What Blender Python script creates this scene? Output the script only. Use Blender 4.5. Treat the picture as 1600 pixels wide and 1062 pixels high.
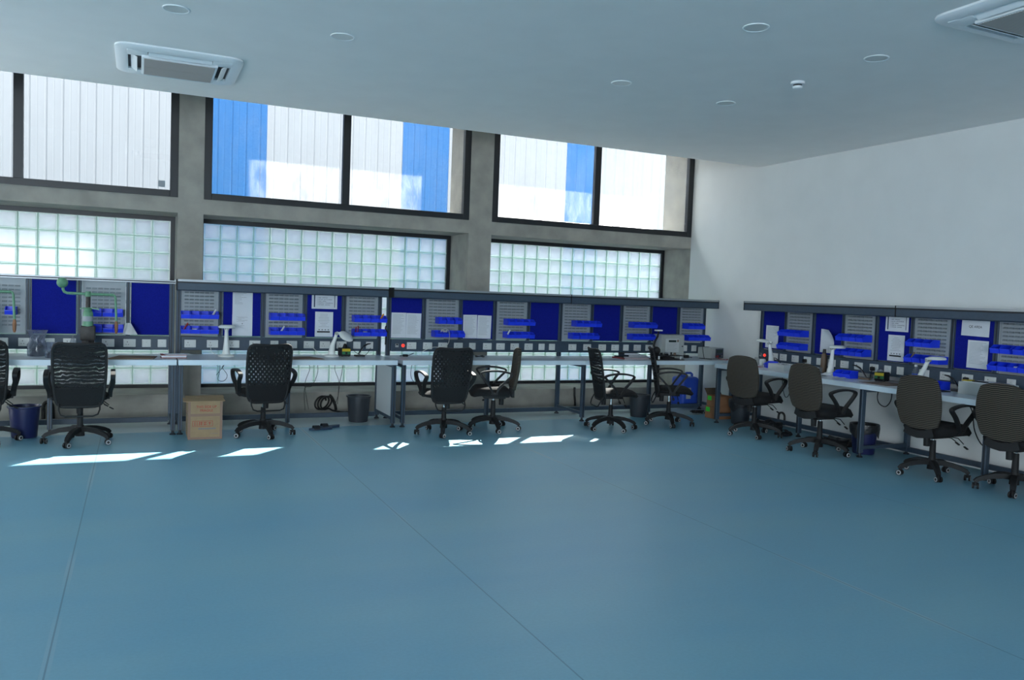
import bpy, bmesh, math, random
from mathutils import Vector, Matrix
PI = math.pi
random.seed(7)
scene = bpy.context.scene
for o in list(bpy.data.objects):
    bpy.data.objects.remove(o, do_unlink=True)
COL = scene.collection

# ------------------------------------------------------------------ camera
def look_axes(yaw, pitch, roll):
    f = Vector((math.sin(yaw) * math.cos(pitch), math.cos(yaw) * math.cos(pitch), math.sin(pitch)))
    r = Vector((math.cos(yaw), -math.sin(yaw), 0))
    u = r.cross(f)
    return (r * math.cos(roll) + u * math.sin(roll), -r * math.sin(roll) + u * math.cos(roll), f)
CAM_R, CAM_U, CAM_F = look_axes(0.4294, -0.0525, 0.0371)
cam_data = bpy.data.cameras.new('camera')
cam_data.sensor_width = 36.0
cam_data.lens = 1281.8 * 36.0 / 1600.0
cam_data.clip_start = 0.05
cam_data.clip_end = 200
camera = bpy.data.objects.new('camera', cam_data)
COL.objects.link(camera)
m = Matrix.Identity(4)
for i in range(3):
    m[i][0] = CAM_R[i]; m[i][1] = CAM_U[i]; m[i][2] = -CAM_F[i]
m[0][3], m[1][3], m[2][3] = -7.4304, -10.004, 1.496
camera.matrix_world = m
scene.camera = camera

# ------------------------------------------------------------------ world, sun, added fill lamps, exposure
world = bpy.data.worlds.new('sky')
scene.world = world
world.use_nodes = True
wn = world.node_tree
bg = wn.nodes['Background']
bg.inputs[0].default_value = (0.88, 0.95, 1.0, 1)
bg.inputs[1].default_value = 10.0
sun_data = bpy.data.lights.new('sun', 'SUN')
sun_data.energy = 36.0
sun_data.angle = math.radians(0.55)
sun_data.color = (1.0, 0.97, 0.90)
sun = bpy.data.objects.new('sun', sun_data)
COL.objects.link(sun)
sun.rotation_euler = Vector((0.92, 1.0, 1.20)).to_track_quat('Z', 'Y').to_euler()
sun.location = (6, 6, 12)
def fill_lamp(name, loc, target, sx, sy, power, color):
    d = bpy.data.lights.new(name, 'AREA')
    d.shape = 'RECTANGLE'; d.size = sx; d.size_y = sy; d.energy = power; d.color = color
    o = bpy.data.objects.new(name, d); COL.objects.link(o)
    o.location = loc
    o.rotation_euler = (Vector(loc) - Vector(target)).to_track_quat('Z', 'Y').to_euler()
    return o
fill_lamp('added_fill_behind', (-11.5, -18.1, 1.55), (-9.5, 0, 1.2), 5.5, 2.4, 560, (0.74, 0.88, 1.0))  # added lamp in a made-up rear window, lifts the bench fronts

fill_lamp('added_fill_left', (-13.9, 0.35, 1.65), (-13.9, -8, 1.4), 5.6, 3.1, 290, (0.95, 0.98, 1.0))  # added lamp in an invented doorway out of view, brightens the left side
vs = scene.view_settings
vs.view_transform = 'Standard'
vs.look = 'None'
vs.exposure = 0.15
vs.gamma = 1.0
vs.use_curve_mapping = False

# ------------------------------------------------------------------ materials
def mat(name, color, rough=0.5, metal=0.0, spec=0.5, noise=0.0, nscale=12.0, bump=0.0, alt=None, alpha=None, trans=None):
    mt = bpy.data.materials.new(name); mt.use_nodes = True
    nt = mt.node_tree; b = nt.nodes['Principled BSDF']
    b.inputs['Base Color'].default_value = (*color, 1)
    b.inputs['Roughness'].default_value = rough
    b.inputs['Metallic'].default_value = metal
    b.inputs['Specular IOR Level'].default_value = spec
    tc = nt.nodes.new('ShaderNodeTexCoord')
    nz = nt.nodes.new('ShaderNodeTexNoise'); nz.inputs['Scale'].default_value = nscale; nz.inputs['Detail'].default_value = 6
    nt.links.new(tc.outputs['Object'], nz.inputs['Vector'])
    if noise > 0 or alt:
        mx = nt.nodes.new('ShaderNodeMix'); mx.data_type = 'RGBA'
        c2 = alt if alt else tuple(c * (1 - noise) for c in color)
        c1 = color if alt else tuple(min(1, c * (1 + noise)) for c in color)
        mx.inputs[6].default_value = (*c1, 1); mx.inputs[7].default_value = (*c2, 1)
        rp = nt.nodes.new('ShaderNodeMapRange')
        rp.inputs[1].default_value = 0.35; rp.inputs[2].default_value = 0.65
        nt.links.new(nz.outputs['Fac'], rp.inputs[0])
        nt.links.new(rp.outputs[0], mx.inputs[0])
        nt.links.new(mx.outputs[2], b.inputs['Base Color'])
    if bump > 0:
        bp = nt.nodes.new('ShaderNodeBump'); bp.inputs['Strength'].default_value = bump; bp.inputs['Distance'].default_value = 0.01
        nt.links.new(nz.outputs['Fac'], bp.inputs['Height'])
        nt.links.new(bp.outputs[0], b.inputs['Normal'])
    return mt
def srgb(r, g, b):
    f = lambda c: (c / 255 / 12.92) if c / 255 <= 0.04045 else ((c / 255 + 0.055) / 1.055) ** 2.4
    return (f(r), f(g), f(b))
def N(nt, kind, **kw):
    n = nt.nodes.new(kind)
    for k, v in kw.items(): setattr(n, k, v)
    return n
def math_node(nt, op, a, b=None, c=None):
    n = nt.nodes.new('ShaderNodeMath'); n.operation = op
    for i, v in enumerate((a, b, c)):
        if v is None: continue
        if isinstance(v, (int, float)): n.inputs[i].default_value = v
        else: nt.links.new(v, n.inputs[i])
    return n.outputs[0]

M = {}
M['ceiling'] = mat('ceiling_paint', (0.84, 0.83, 0.81), 0.9, noise=0.015, nscale=3)
M['wall'] = mat('white_wall_paint', (0.70, 0.71, 0.70), 0.85, noise=0.02, nscale=2.5)
M['concrete'] = mat('raw_concrete', srgb(164, 160, 151), 0.9, nscale=4, alt=srgb(144, 141, 134), bump=0.25)
M['black_frame'] = mat('black_aluminium', (0.012, 0.013, 0.016), 0.45)
M['slate'] = mat('slate_powder_coat', srgb(54, 70, 86), 0.5, noise=0.05, nscale=30)
M['slate_dark'] = mat('dark_slate_groove', srgb(24, 30, 38), 0.5)
M['aluminium'] = mat('aluminium', (0.34, 0.36, 0.38), 0.4, metal=0.6)
M['worktop'] = mat('grey_laminate', srgb(192, 200, 208), 0.32, noise=0.03, nscale=40)
M['worktop_edge'] = mat('laminate_edge', srgb(206, 222, 232), 0.45)
M['louvre'] = mat('grey_louvre_steel', srgb(150, 157, 162), 0.5, noise=0.03, nscale=8)
M['louvre_dark'] = mat('grey_louvre_lip', srgb(128, 136, 142), 0.5)
M['pinboard'] = mat('blue_felt', srgb(22, 32, 132), 0.95, spec=0.1, noise=0.12, nscale=160)
M['bin'] = mat('blue_plastic', srgb(28, 62, 232), 0.38)
M['plate'] = mat('white_switch_plastic', srgb(205, 208, 206), 0.4)
M['hole'] = mat('socket_holes', (0.03, 0.03, 0.035), 0.6)
M['paper'] = mat('white_paper', srgb(218, 222, 228), 0.9, noise=0.02, nscale=9)
M['print'] = mat('grey_print', srgb(120, 124, 130), 0.9)
M['print_dark'] = mat('black_print', srgb(45, 48, 52), 0.9)
M['print_navy'] = mat('navy_print', srgb(40, 52, 84), 0.9)
M['print_red'] = mat('red_print', srgb(165, 40, 50), 0.9)
M['carton_red'] = mat('red_ink', srgb(176, 52, 44), 0.9)
M['black_plastic'] = mat('black_plastic', (0.014, 0.014, 0.015), 0.6, spec=0.3)
M['black_fabric'] = mat('black_fabric', (0.016, 0.016, 0.017), 0.95, spec=0.2, noise=0.3, nscale=250)
M['wheel_grey'] = mat('grey_wheel_ring', srgb(165, 168, 170), 0.5)
M['chrome'] = mat('chrome', (0.75, 0.76, 0.78), 0.12, metal=1.0)
M['white_enamel'] = mat('white_enamel', srgb(222, 225, 222), 0.35)
M['white_plastic'] = mat('white_plastic', srgb(216, 219, 220), 0.5)
M['lens'] = mat('lamp_lens', srgb(190, 196, 196), 0.15)
M['press_green'] = mat('hammered_green_paint', srgb(92, 142, 112), 0.42, nscale=40, noise=0.12)
M['iron'] = mat('oily_cast_iron', srgb(52, 48, 46), 0.55, noise=0.25, nscale=30)
M['wood_handle'] = mat('worn_wood', srgb(140, 96, 66), 0.6, noise=0.2, nscale=30)
M['carton'] = mat('brown_cardboard', srgb(156, 132, 102), 0.9, noise=0.05, nscale=18)
M['carton_tape'] = mat('pinkish_tape_edge', srgb(140, 112, 96), 0.7)
M['carton_dark'] = mat('orange_brown_cardboard', srgb(150, 104, 72), 0.9, noise=0.05, nscale=18)
M['carton_in'] = mat('carton_inside', srgb(80, 64, 48), 0.9)
M['green_sticker'] = mat('neon_green_sticker', srgb(40, 200, 50), 0.7)
M['navy_plastic'] = mat('navy_bin_plastic', srgb(28, 34, 78), 0.4)
M['dark_plastic'] = mat('dark_grey_bin_plastic', srgb(48, 52, 58), 0.45)
M['bin_bag'] = mat('black_bin_liner', (0.012, 0.012, 0.014), 0.35, bump=0.8, nscale=25)
M['jerry'] = mat('jerrycan_blue', srgb(36, 74, 178), 0.42, noise=0.05, nscale=6)
M['slipper'] = mat('navy_rubber', srgb(40, 60, 84), 0.7)
M['slipper_dark'] = mat('dark_rubber', srgb(22, 26, 34), 0.7)
M['cable_black'] = mat('black_cable', (0.012, 0.012, 0.012), 0.5)
M['cable_white'] = mat('white_cable', srgb(205, 205, 198), 0.5)
M['cable_red'] = mat('red_cable', srgb(160, 45, 40), 0.5)
M['grey_case'] = mat('grey_enclosure', srgb(160, 164, 162), 0.5, noise=0.03, nscale=20)
M['panel_pale'] = mat('pale_front_panel', srgb(185, 190, 190), 0.5)
M['lcd'] = mat('lcd_screen', srgb(36, 54, 50), 0.2)
M['screen_blue'] = mat('instrument_front', srgb(38, 52, 72), 0.3)
M['yellow'] = mat('yellow_label', srgb(205, 180, 40), 0.6)
M['green'] = mat('green_label', srgb(40, 110, 66), 0.6)
M['red_cover'] = mat('maroon_cover', srgb(132, 58, 58), 0.6)
M['tan'] = mat('tan_board', srgb(116, 98, 84), 0.9, noise=0.08, nscale=16)
M['glue'] = mat('brown_bottle_plastic', srgb(104, 84, 66), 0.4)
M['cloth'] = mat('white_rag', srgb(212, 214, 216), 0.95, bump=0.4, nscale=20)
M['orange'] = mat('orange_plastic', srgb(214, 138, 36), 0.5)
M['cyan_tape'] = mat('pale_cyan_plastic', srgb(140, 190, 205), 0.5)
M['steel'] = mat('bare_steel_parts', (0.30, 0.31, 0.33), 0.4, metal=0.8)
M['ac_white'] = mat('cassette_white', srgb(228, 232, 234), 0.45)
M['ac_dark'] = mat('cassette_slot', srgb(70, 72, 76), 0.6)
M['ground'] = mat('outdoor_concrete', srgb(178, 174, 166), 0.9, noise=0.08, nscale=3)
M['sticker_grey'] = mat('grey_sticker', srgb(150, 156, 162), 0.7)

# air filter grille of the ceiling cassettes
def grille_mat():
    mt = mat('beige_filter_grille', srgb(182, 174, 168), 0.7)
    nt = mt.node_tree; b = nt.nodes['Principled BSDF']
    tc = N(nt, 'ShaderNodeTexCoord'); sp = N(nt, 'ShaderNodeSeparateXYZ')
    nt.links.new(tc.outputs['Object'], sp.inputs[0])
    f = math_node(nt, 'GREATER_THAN', math_node(nt, 'FRACT', math_node(nt, 'MULTIPLY', sp.outputs[1], 60.0)), 0.5)
    mx = N(nt, 'ShaderNodeMix', data_type='RGBA')
    mx.inputs[6].default_value = (*srgb(188, 180, 174), 1); mx.inputs[7].default_value = (*srgb(150, 142, 138), 1)
    nt.links.new(f, mx.inputs[0]); nt.links.new(mx.outputs[2], b.inputs['Base Color'])
    return mt
M['grille'] = grille_mat()

# vinyl floor: rolls 1.92 m wide, welded seams, one cross seam
def floor_mat():
    mt = mat('blue_vinyl_floor', srgb(88, 136, 160), 0.4)
    nt = mt.node_tree; b = nt.nodes['Principled BSDF']
    tc = N(nt, 'ShaderNodeTexCoord'); sp = N(nt, 'ShaderNodeSeparateXYZ')
    nt.links.new(tc.outputs['Object'], sp.inputs[0])
    n1 = N(nt, 'ShaderNodeTexNoise'); n1.inputs['Scale'].default_value = 0.9; n1.inputs['Detail'].default_value = 8
    n2 = N(nt, 'ShaderNodeTexNoise'); n2.inputs['Scale'].default_value = 60; n2.inputs['Detail'].default_value = 3
    mp = N(nt, 'ShaderNodeMapping'); mp.inputs['Scale'].default_value = (0.55, 1.6, 1)
    nt.links.new(tc.outputs['Object'], mp.inputs[0]); nt.links.new(mp.outputs[0], n1.inputs[0]); nt.links.new(tc.outputs['Object'], n2.inputs[0])
    mx = N(nt, 'ShaderNodeMix', data_type='RGBA')
    mx.inputs[6].default_value = (*srgb(102, 157, 183), 1); mx.inputs[7].default_value = (*srgb(120, 167, 184), 1)
    r1 = N(nt, 'ShaderNodeMapRange'); r1.inputs[1].default_value = 0.3; r1.inputs[2].default_value = 0.7
    nt.links.new(n1.outputs['Fac'], r1.inputs[0]); nt.links.new(r1.outputs[0], mx.inputs[0])
    mx2 = N(nt, 'ShaderNodeMix', data_type='RGBA', blend_type='MULTIPLY')
    mx2.inputs[0].default_value = 1.0
    g = N(nt, 'ShaderNodeMapRange'); g.inputs[3].default_value = 0.92; g.inputs[4].default_value = 1.08
    nt.links.new(n2.outputs['Fac'], g.inputs[0])
    nt.links.new(mx.outputs[2], mx2.inputs[6]); nt.links.new(g.outputs[0], mx2.inputs[7])
    # seams
    fx = math_node(nt, 'FRACT', math_node(nt, 'DIVIDE', math_node(nt, 'ADD', sp.outputs[0], 7.735 + 1.92 * 10.5), 1.92))
    dx = math_node(nt, 'MULTIPLY', math_node(nt, 'ABSOLUTE', math_node(nt, 'SUBTRACT', fx, 0.5)), 1.92)
    dark = math_node(nt, 'LESS_THAN', dx, 0.0035)
    halo = math_node(nt, 'LESS_THAN', dx, 0.018)
    dy = math_node(nt, 'ABSOLUTE', math_node(nt, 'ADD', sp.outputs[1], 1.05))
    darky = math_node(nt, 'MULTIPLY', math_node(nt, 'LESS_THAN', dy, 0.006), 0.6)
    n3 = N(nt, 'ShaderNodeTexNoise'); n3.inputs['Scale'].default_value = 0.8; n3.inputs['Detail'].default_value = 2
    nt.links.new(tc.outputs['Object'], n3.inputs[0])
    hm = N(nt, 'ShaderNodeMapRange'); hm.inputs[1].default_value = 0.45; hm.inputs[2].default_value = 0.62; hm.inputs[4].default_value = 0.45
    nt.links.new(n3.outputs['Fac'], hm.inputs[0])
    mx3 = N(nt, 'ShaderNodeMix', data_type='RGBA'); mx3.inputs[7].default_value = (*srgb(160, 182, 190), 1)
    nt.links.new(math_node(nt, 'MULTIPLY', halo, hm.outputs[0]), mx3.inputs[0]); nt.links.new(mx2.outputs[2], mx3.inputs[6])
    mx4 = N(nt, 'ShaderNodeMix', data_type='RGBA'); mx4.inputs[7].default_value = (*srgb(44, 78, 100), 1)
    nt.links.new(math_node(nt, 'MAXIMUM', math_node(nt, 'MULTIPLY', dark, 0.5), darky), mx4.inputs[0]); nt.links.new(mx3.outputs[2], mx4.inputs[6])
    # the strip laid along the window wall is a paler, dustier piece, whitened further in place of missing window light
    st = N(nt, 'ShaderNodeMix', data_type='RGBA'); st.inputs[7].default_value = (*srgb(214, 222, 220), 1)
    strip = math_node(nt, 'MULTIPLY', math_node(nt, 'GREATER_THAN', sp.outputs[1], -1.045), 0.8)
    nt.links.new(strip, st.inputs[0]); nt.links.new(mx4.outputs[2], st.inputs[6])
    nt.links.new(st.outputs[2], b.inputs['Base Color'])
    rr = N(nt, 'ShaderNodeMapRange'); rr.inputs[3].default_value = 0.36; rr.inputs[4].default_value = 0.46
    nt.links.new(n1.outputs['Fac'], rr.inputs[0])
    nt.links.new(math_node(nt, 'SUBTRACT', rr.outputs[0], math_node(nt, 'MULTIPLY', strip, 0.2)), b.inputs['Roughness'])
    b.inputs['Specular IOR Level'].default_value = 0.5
    return mt
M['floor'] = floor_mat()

# translucent corrugated sheets outside
def sheet_mat(name, tcol, dcol):
    mt = bpy.data.materials.new(name); mt.use_nodes = True
    nt = mt.node_tree; nt.nodes.clear()
    out = N(nt, 'ShaderNodeOutputMaterial')
    tr = N(nt, 'ShaderNodeBsdfTranslucent'); df = N(nt, 'ShaderNodeBsdfDiffuse'); mx = N(nt, 'ShaderNodeMixShader')
    tc = N(nt, 'ShaderNodeTexCoord'); nz = N(nt, 'ShaderNodeTexNoise'); nz.inputs['Scale'].default_value = 2.0; nz.inputs['Detail'].default_value = 5
    mp = N(nt, 'ShaderNodeMapping'); mp.inputs['Scale'].default_value = (3.0, 1, 0.35)
    nt.links.new(tc.outputs['Object'], mp.inputs[0]); nt.links.new(mp.outputs[0], nz.inputs[0])
    cm = N(nt, 'ShaderNodeMix', data_type='RGBA')
    cm.inputs[6].default_value = (*[c * 0.9 for c in tcol], 1); cm.inputs[7].default_value = (*[min(1, c * 1.08) for c in tcol], 1)
    nt.links.new(nz.outputs['Fac'], cm.inputs[0]); nt.links.new(cm.outputs[2], tr.inputs[0])
    df.inputs[0].default_value = (*dcol, 1)
    mx.inputs[0].default_value = 0.45
    nt.links.new(tr.outputs[0], mx.inputs[1]); nt.links.new(df.outputs[0], mx.inputs[2]); nt.links.new(mx.outputs[0], out.inputs[0])
    return mt
M['sheet_white'] = sheet_mat('white_fibreglass_sheet', (0.080, 0.087, 0.100), (0.130, 0.138, 0.148))
M['sheet_blue'] = sheet_mat('blue_fibreglass_sheet', (0.0090, 0.036, 0.094), (0.0135, 0.052, 0.138))

# window glass with a film of dust
def pane_mat():
    mt = bpy.data.materials.new('dusty_window_glass'); mt.use_nodes = True
    nt = mt.node_tree; nt.nodes.clear()
    out = N(nt, 'ShaderNodeOutputMaterial')
    t = N(nt, 'ShaderNodeBsdfTransparent'); t.inputs[0].default_value = (0.97, 0.985, 0.98, 1)
    g = N(nt, 'ShaderNodeBsdfGlossy'); g.inputs['Roughness'].default_value = 0.02
    d = N(nt, 'ShaderNodeBsdfTranslucent'); d.inputs[0].default_value = (0.9, 0.92, 0.95, 1)
    tc = N(nt, 'ShaderNodeTexCoord'); nz = N(nt, 'ShaderNodeTexNoise'); nz.inputs['Scale'].default_value = 3.5; nz.inputs['Detail'].default_value = 9; nz.inputs['Roughness'].default_value = 0.7
    mp = N(nt, 'ShaderNodeMapping'); mp.inputs['Scale'].default_value = (1.6, 1, 0.6); mp.inputs['Rotation'].default_value = (0, 0.5, 0)
    nt.links.new(tc.outputs['Object'], mp.inputs[0]); nt.links.new(mp.outputs[0], nz.inputs[0])
    r = N(nt, 'ShaderNodeMapRange'); r.inputs[1].default_value = 0.4; r.inputs[2].default_value = 0.75; r.inputs[3].default_value = 0.015; r.inputs[4].default_value = 0.07
    nt.links.new(nz.outputs['Fac'], r.inputs[0])
    m1 = N(nt, 'ShaderNodeMixShader'); m2 = N(nt, 'ShaderNodeMixShader'); m2.inputs[0].default_value = 0.04
    nt.links.new(r.outputs[0], m1.inputs[0]); nt.links.new(t.outputs[0], m1.inputs[1]); nt.links.new(d.outputs[0], m1.inputs[2])
    nt.links.new(m1.outputs[0], m2.inputs[1]); nt.links.new(g.outputs[0], m2.inputs[2]); nt.links.new(m2.outputs[0], out.inputs[0])
    return mt
M['pane'] = pane_mat()

def blend_glass(name, tint, tcol, ftr, gloss, rough):
    mt = bpy.data.materials.new(name); mt.use_nodes = True
    nt = mt.node_tree; nt.nodes.clear()
    out = N(nt, 'ShaderNodeOutputMaterial')
    t = N(nt, 'ShaderNodeBsdfTransparent'); t.inputs[0].default_value = (*tint, 1)
    d = N(nt, 'ShaderNodeBsdfTranslucent'); d.inputs[0].default_value = (*tcol, 1)
    g = N(nt, 'ShaderNodeBsdfGlossy'); g.inputs['Roughness'].default_value = rough
    m1 = N(nt, 'ShaderNodeMixShader'); m1.inputs[0].default_value = ftr
    m2 = N(nt, 'ShaderNodeMixShader'); m2.inputs[0].default_value = gloss
    tc = N(nt, 'ShaderNodeTexCoord'); nz = N(nt, 'ShaderNodeTexNoise'); nz.inputs['Scale'].default_value = 7
    nt.links.new(tc.outputs['Object'], nz.inputs[0])
    r = N(nt, 'ShaderNodeMapRange'); r.inputs[3].default_value = max(0, ftr - 0.12); r.inputs[4].default_value = min(1, ftr + 0.12)
    nt.links.new(nz.outputs['Fac'], r.inputs[0]); nt.links.new(r.outputs[0], m1.inputs[0])
    nt.links.new(t.outputs[0], m1.inputs[1]); nt.links.new(d.outputs[0], m1.inputs[2])
    nt.links.new(m1.outputs[0], m2.inputs[1]); nt.links.new(g.outputs[0], m2.inputs[2]); nt.links.new(m2.outputs[0], out.inputs[0])
    return mt
M['block_face'] = blend_glass('glass_block_face', (0.93, 0.97, 1.0), (1.0, 1.0, 1.0), 0.86, 0.04, 0.1)
M['block_rim'] = blend_glass('glass_block_rim', (0.86, 0.97, 0.90), (0.92, 0.99, 0.95), 0.55, 0.06, 0.1)
M['block_mortar'] = blend_glass('glass_block_joint', (0.55, 0.72, 0.62), (0.66, 0.80, 0.72), 0.6, 0.02, 0.4)
M['film'] = blend_glass('clear_plastic_film', (0.80, 0.84, 0.90), (0.45, 0.50, 0.60), 0.38, 0.05, 0.2)
M['clear_plastic'] = blend_glass('clear_plastic', (0.92, 0.95, 0.97), (0.75, 0.8, 0.84), 0.25, 0.12, 0.1)

# see-through chair mesh
def mesh_mat(name, kind):
    mt = mat(name, (0.014, 0.014, 0.015), 0.8, spec=0.25)
    nt = mt.node_tree; b = nt.nodes['Principled BSDF']; out = nt.nodes['Material Output']
    tc = N(nt, 'ShaderNodeTexCoord')
    t = N(nt, 'ShaderNodeBsdfTransparent'); mx = N(nt, 'ShaderNodeMixShader')
    mp = N(nt, 'ShaderNodeMapping')
    nz = N(nt, 'ShaderNodeTexNoise'); nz.inputs['Scale'].default_value = 3.0; nz.inputs['Detail'].default_value = 2
    nt.links.new(tc.outputs['Object'], nz.inputs[0])
    big = N(nt, 'ShaderNodeMapRange'); big.inputs[1].default_value = 0.36; big.inputs[2].default_value = 0.58
    nt.links.new(nz.outputs['Fac'], big.inputs[0])
    if kind == 'wave':
        wv = N(nt, 'ShaderNodeTexWave', bands_direction='Z'); wv.inputs['Scale'].default_value = 9; wv.inputs['Distortion'].default_value = 5; wv.inputs['Detail Scale'].default_value = 2.0
        nt.links.new(tc.outputs['Object'], wv.inputs[0]); src = wv.outputs['Fac']
    else:
        sp = N(nt, 'ShaderNodeSeparateXYZ'); nt.links.new(tc.outputs['Object'], sp.inputs[0])
        k = 150.0
        p = math_node(nt, 'SINE', math_node(nt, 'MULTIPLY', math_node(nt, 'ADD', sp.outputs[0], math_node(nt, 'MULTIPLY', sp.outputs[2], 0.12)), k))
        q = math_node(nt, 'SINE', math_node(nt, 'MULTIPLY', sp.outputs[2], k * 0.8))
        src = math_node(nt, 'ADD', math_node(nt, 'MULTIPLY', math_node(nt, 'MULTIPLY', p, q), 0.75), 0.35)
    th = N(nt, 'ShaderNodeMapRange'); th.inputs[1].default_value = 0.55; th.inputs[2].default_value = 0.9; th.inputs[3].default_value = 0.04; th.inputs[4].default_value = 0.66
    nt.links.new(src, th.inputs[0])
    f = math_node(nt, 'MULTIPLY', th.outputs[0], big.outputs[0])
    f = math_node(nt, 'ADD', f, 0.015)
    nt.links.new(f, mx.inputs[0]); nt.links.new(b.outputs[0], mx.inputs[1]); nt.links.new(t.outputs[0], mx.inputs[2]); nt.links.new(mx.outputs[0], out.inputs[0])
    return mt
M['mesh_wave'] = mesh_mat('black_chair_mesh_wavy', 'wave')
M['mesh_dots'] = mesh_mat('black_chair_mesh_dotted', 'dots')

def stripe_mat():
    mt = mat('brown_striped_weave', srgb(92, 84, 74), 0.85, spec=0.2)
    nt = mt.node_tree; b = nt.nodes['Principled BSDF']
    tc = N(nt, 'ShaderNodeTexCoord'); sp = N(nt, 'ShaderNodeSeparateXYZ'); nt.links.new(tc.outputs['Object'], sp.inputs[0])
    wob = math_node(nt, 'MULTIPLY', math_node(nt, 'SINE', math_node(nt, 'MULTIPLY', sp.outputs[0], 70.0)), 0.0016)
    z = math_node(nt, 'ADD', sp.outputs[2], wob)
    s = math_node(nt, 'FRACT', math_node(nt, 'MULTIPLY', z, 62.0))
    f = math_node(nt, 'GREATER_THAN', s, 0.55)
    mx = N(nt, 'ShaderNodeMix', data_type='RGBA')
    mx.inputs[6].default_value = (*srgb(86, 80, 72), 1); mx.inputs[7].default_value = (*srgb(24, 23, 22), 1)
    nt.links.new(f, mx.inputs[0]); nt.links.new(mx.outputs[2], b.inputs['Base Color'])
    return mt
M['stripe'] = stripe_mat()

def emit_mat(name, color, strength):
    mt = mat(name, color, 0.4)
    b = mt.node_tree.nodes['Principled BSDF']
    b.inputs['Emission Color'].default_value = (*color, 1); b.inputs['Emission Strength'].default_value = strength
    return mt
M['red_led'] = emit_mat('lit_red_indicator', (1.0, 0.05, 0.03), 0.9)

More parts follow.
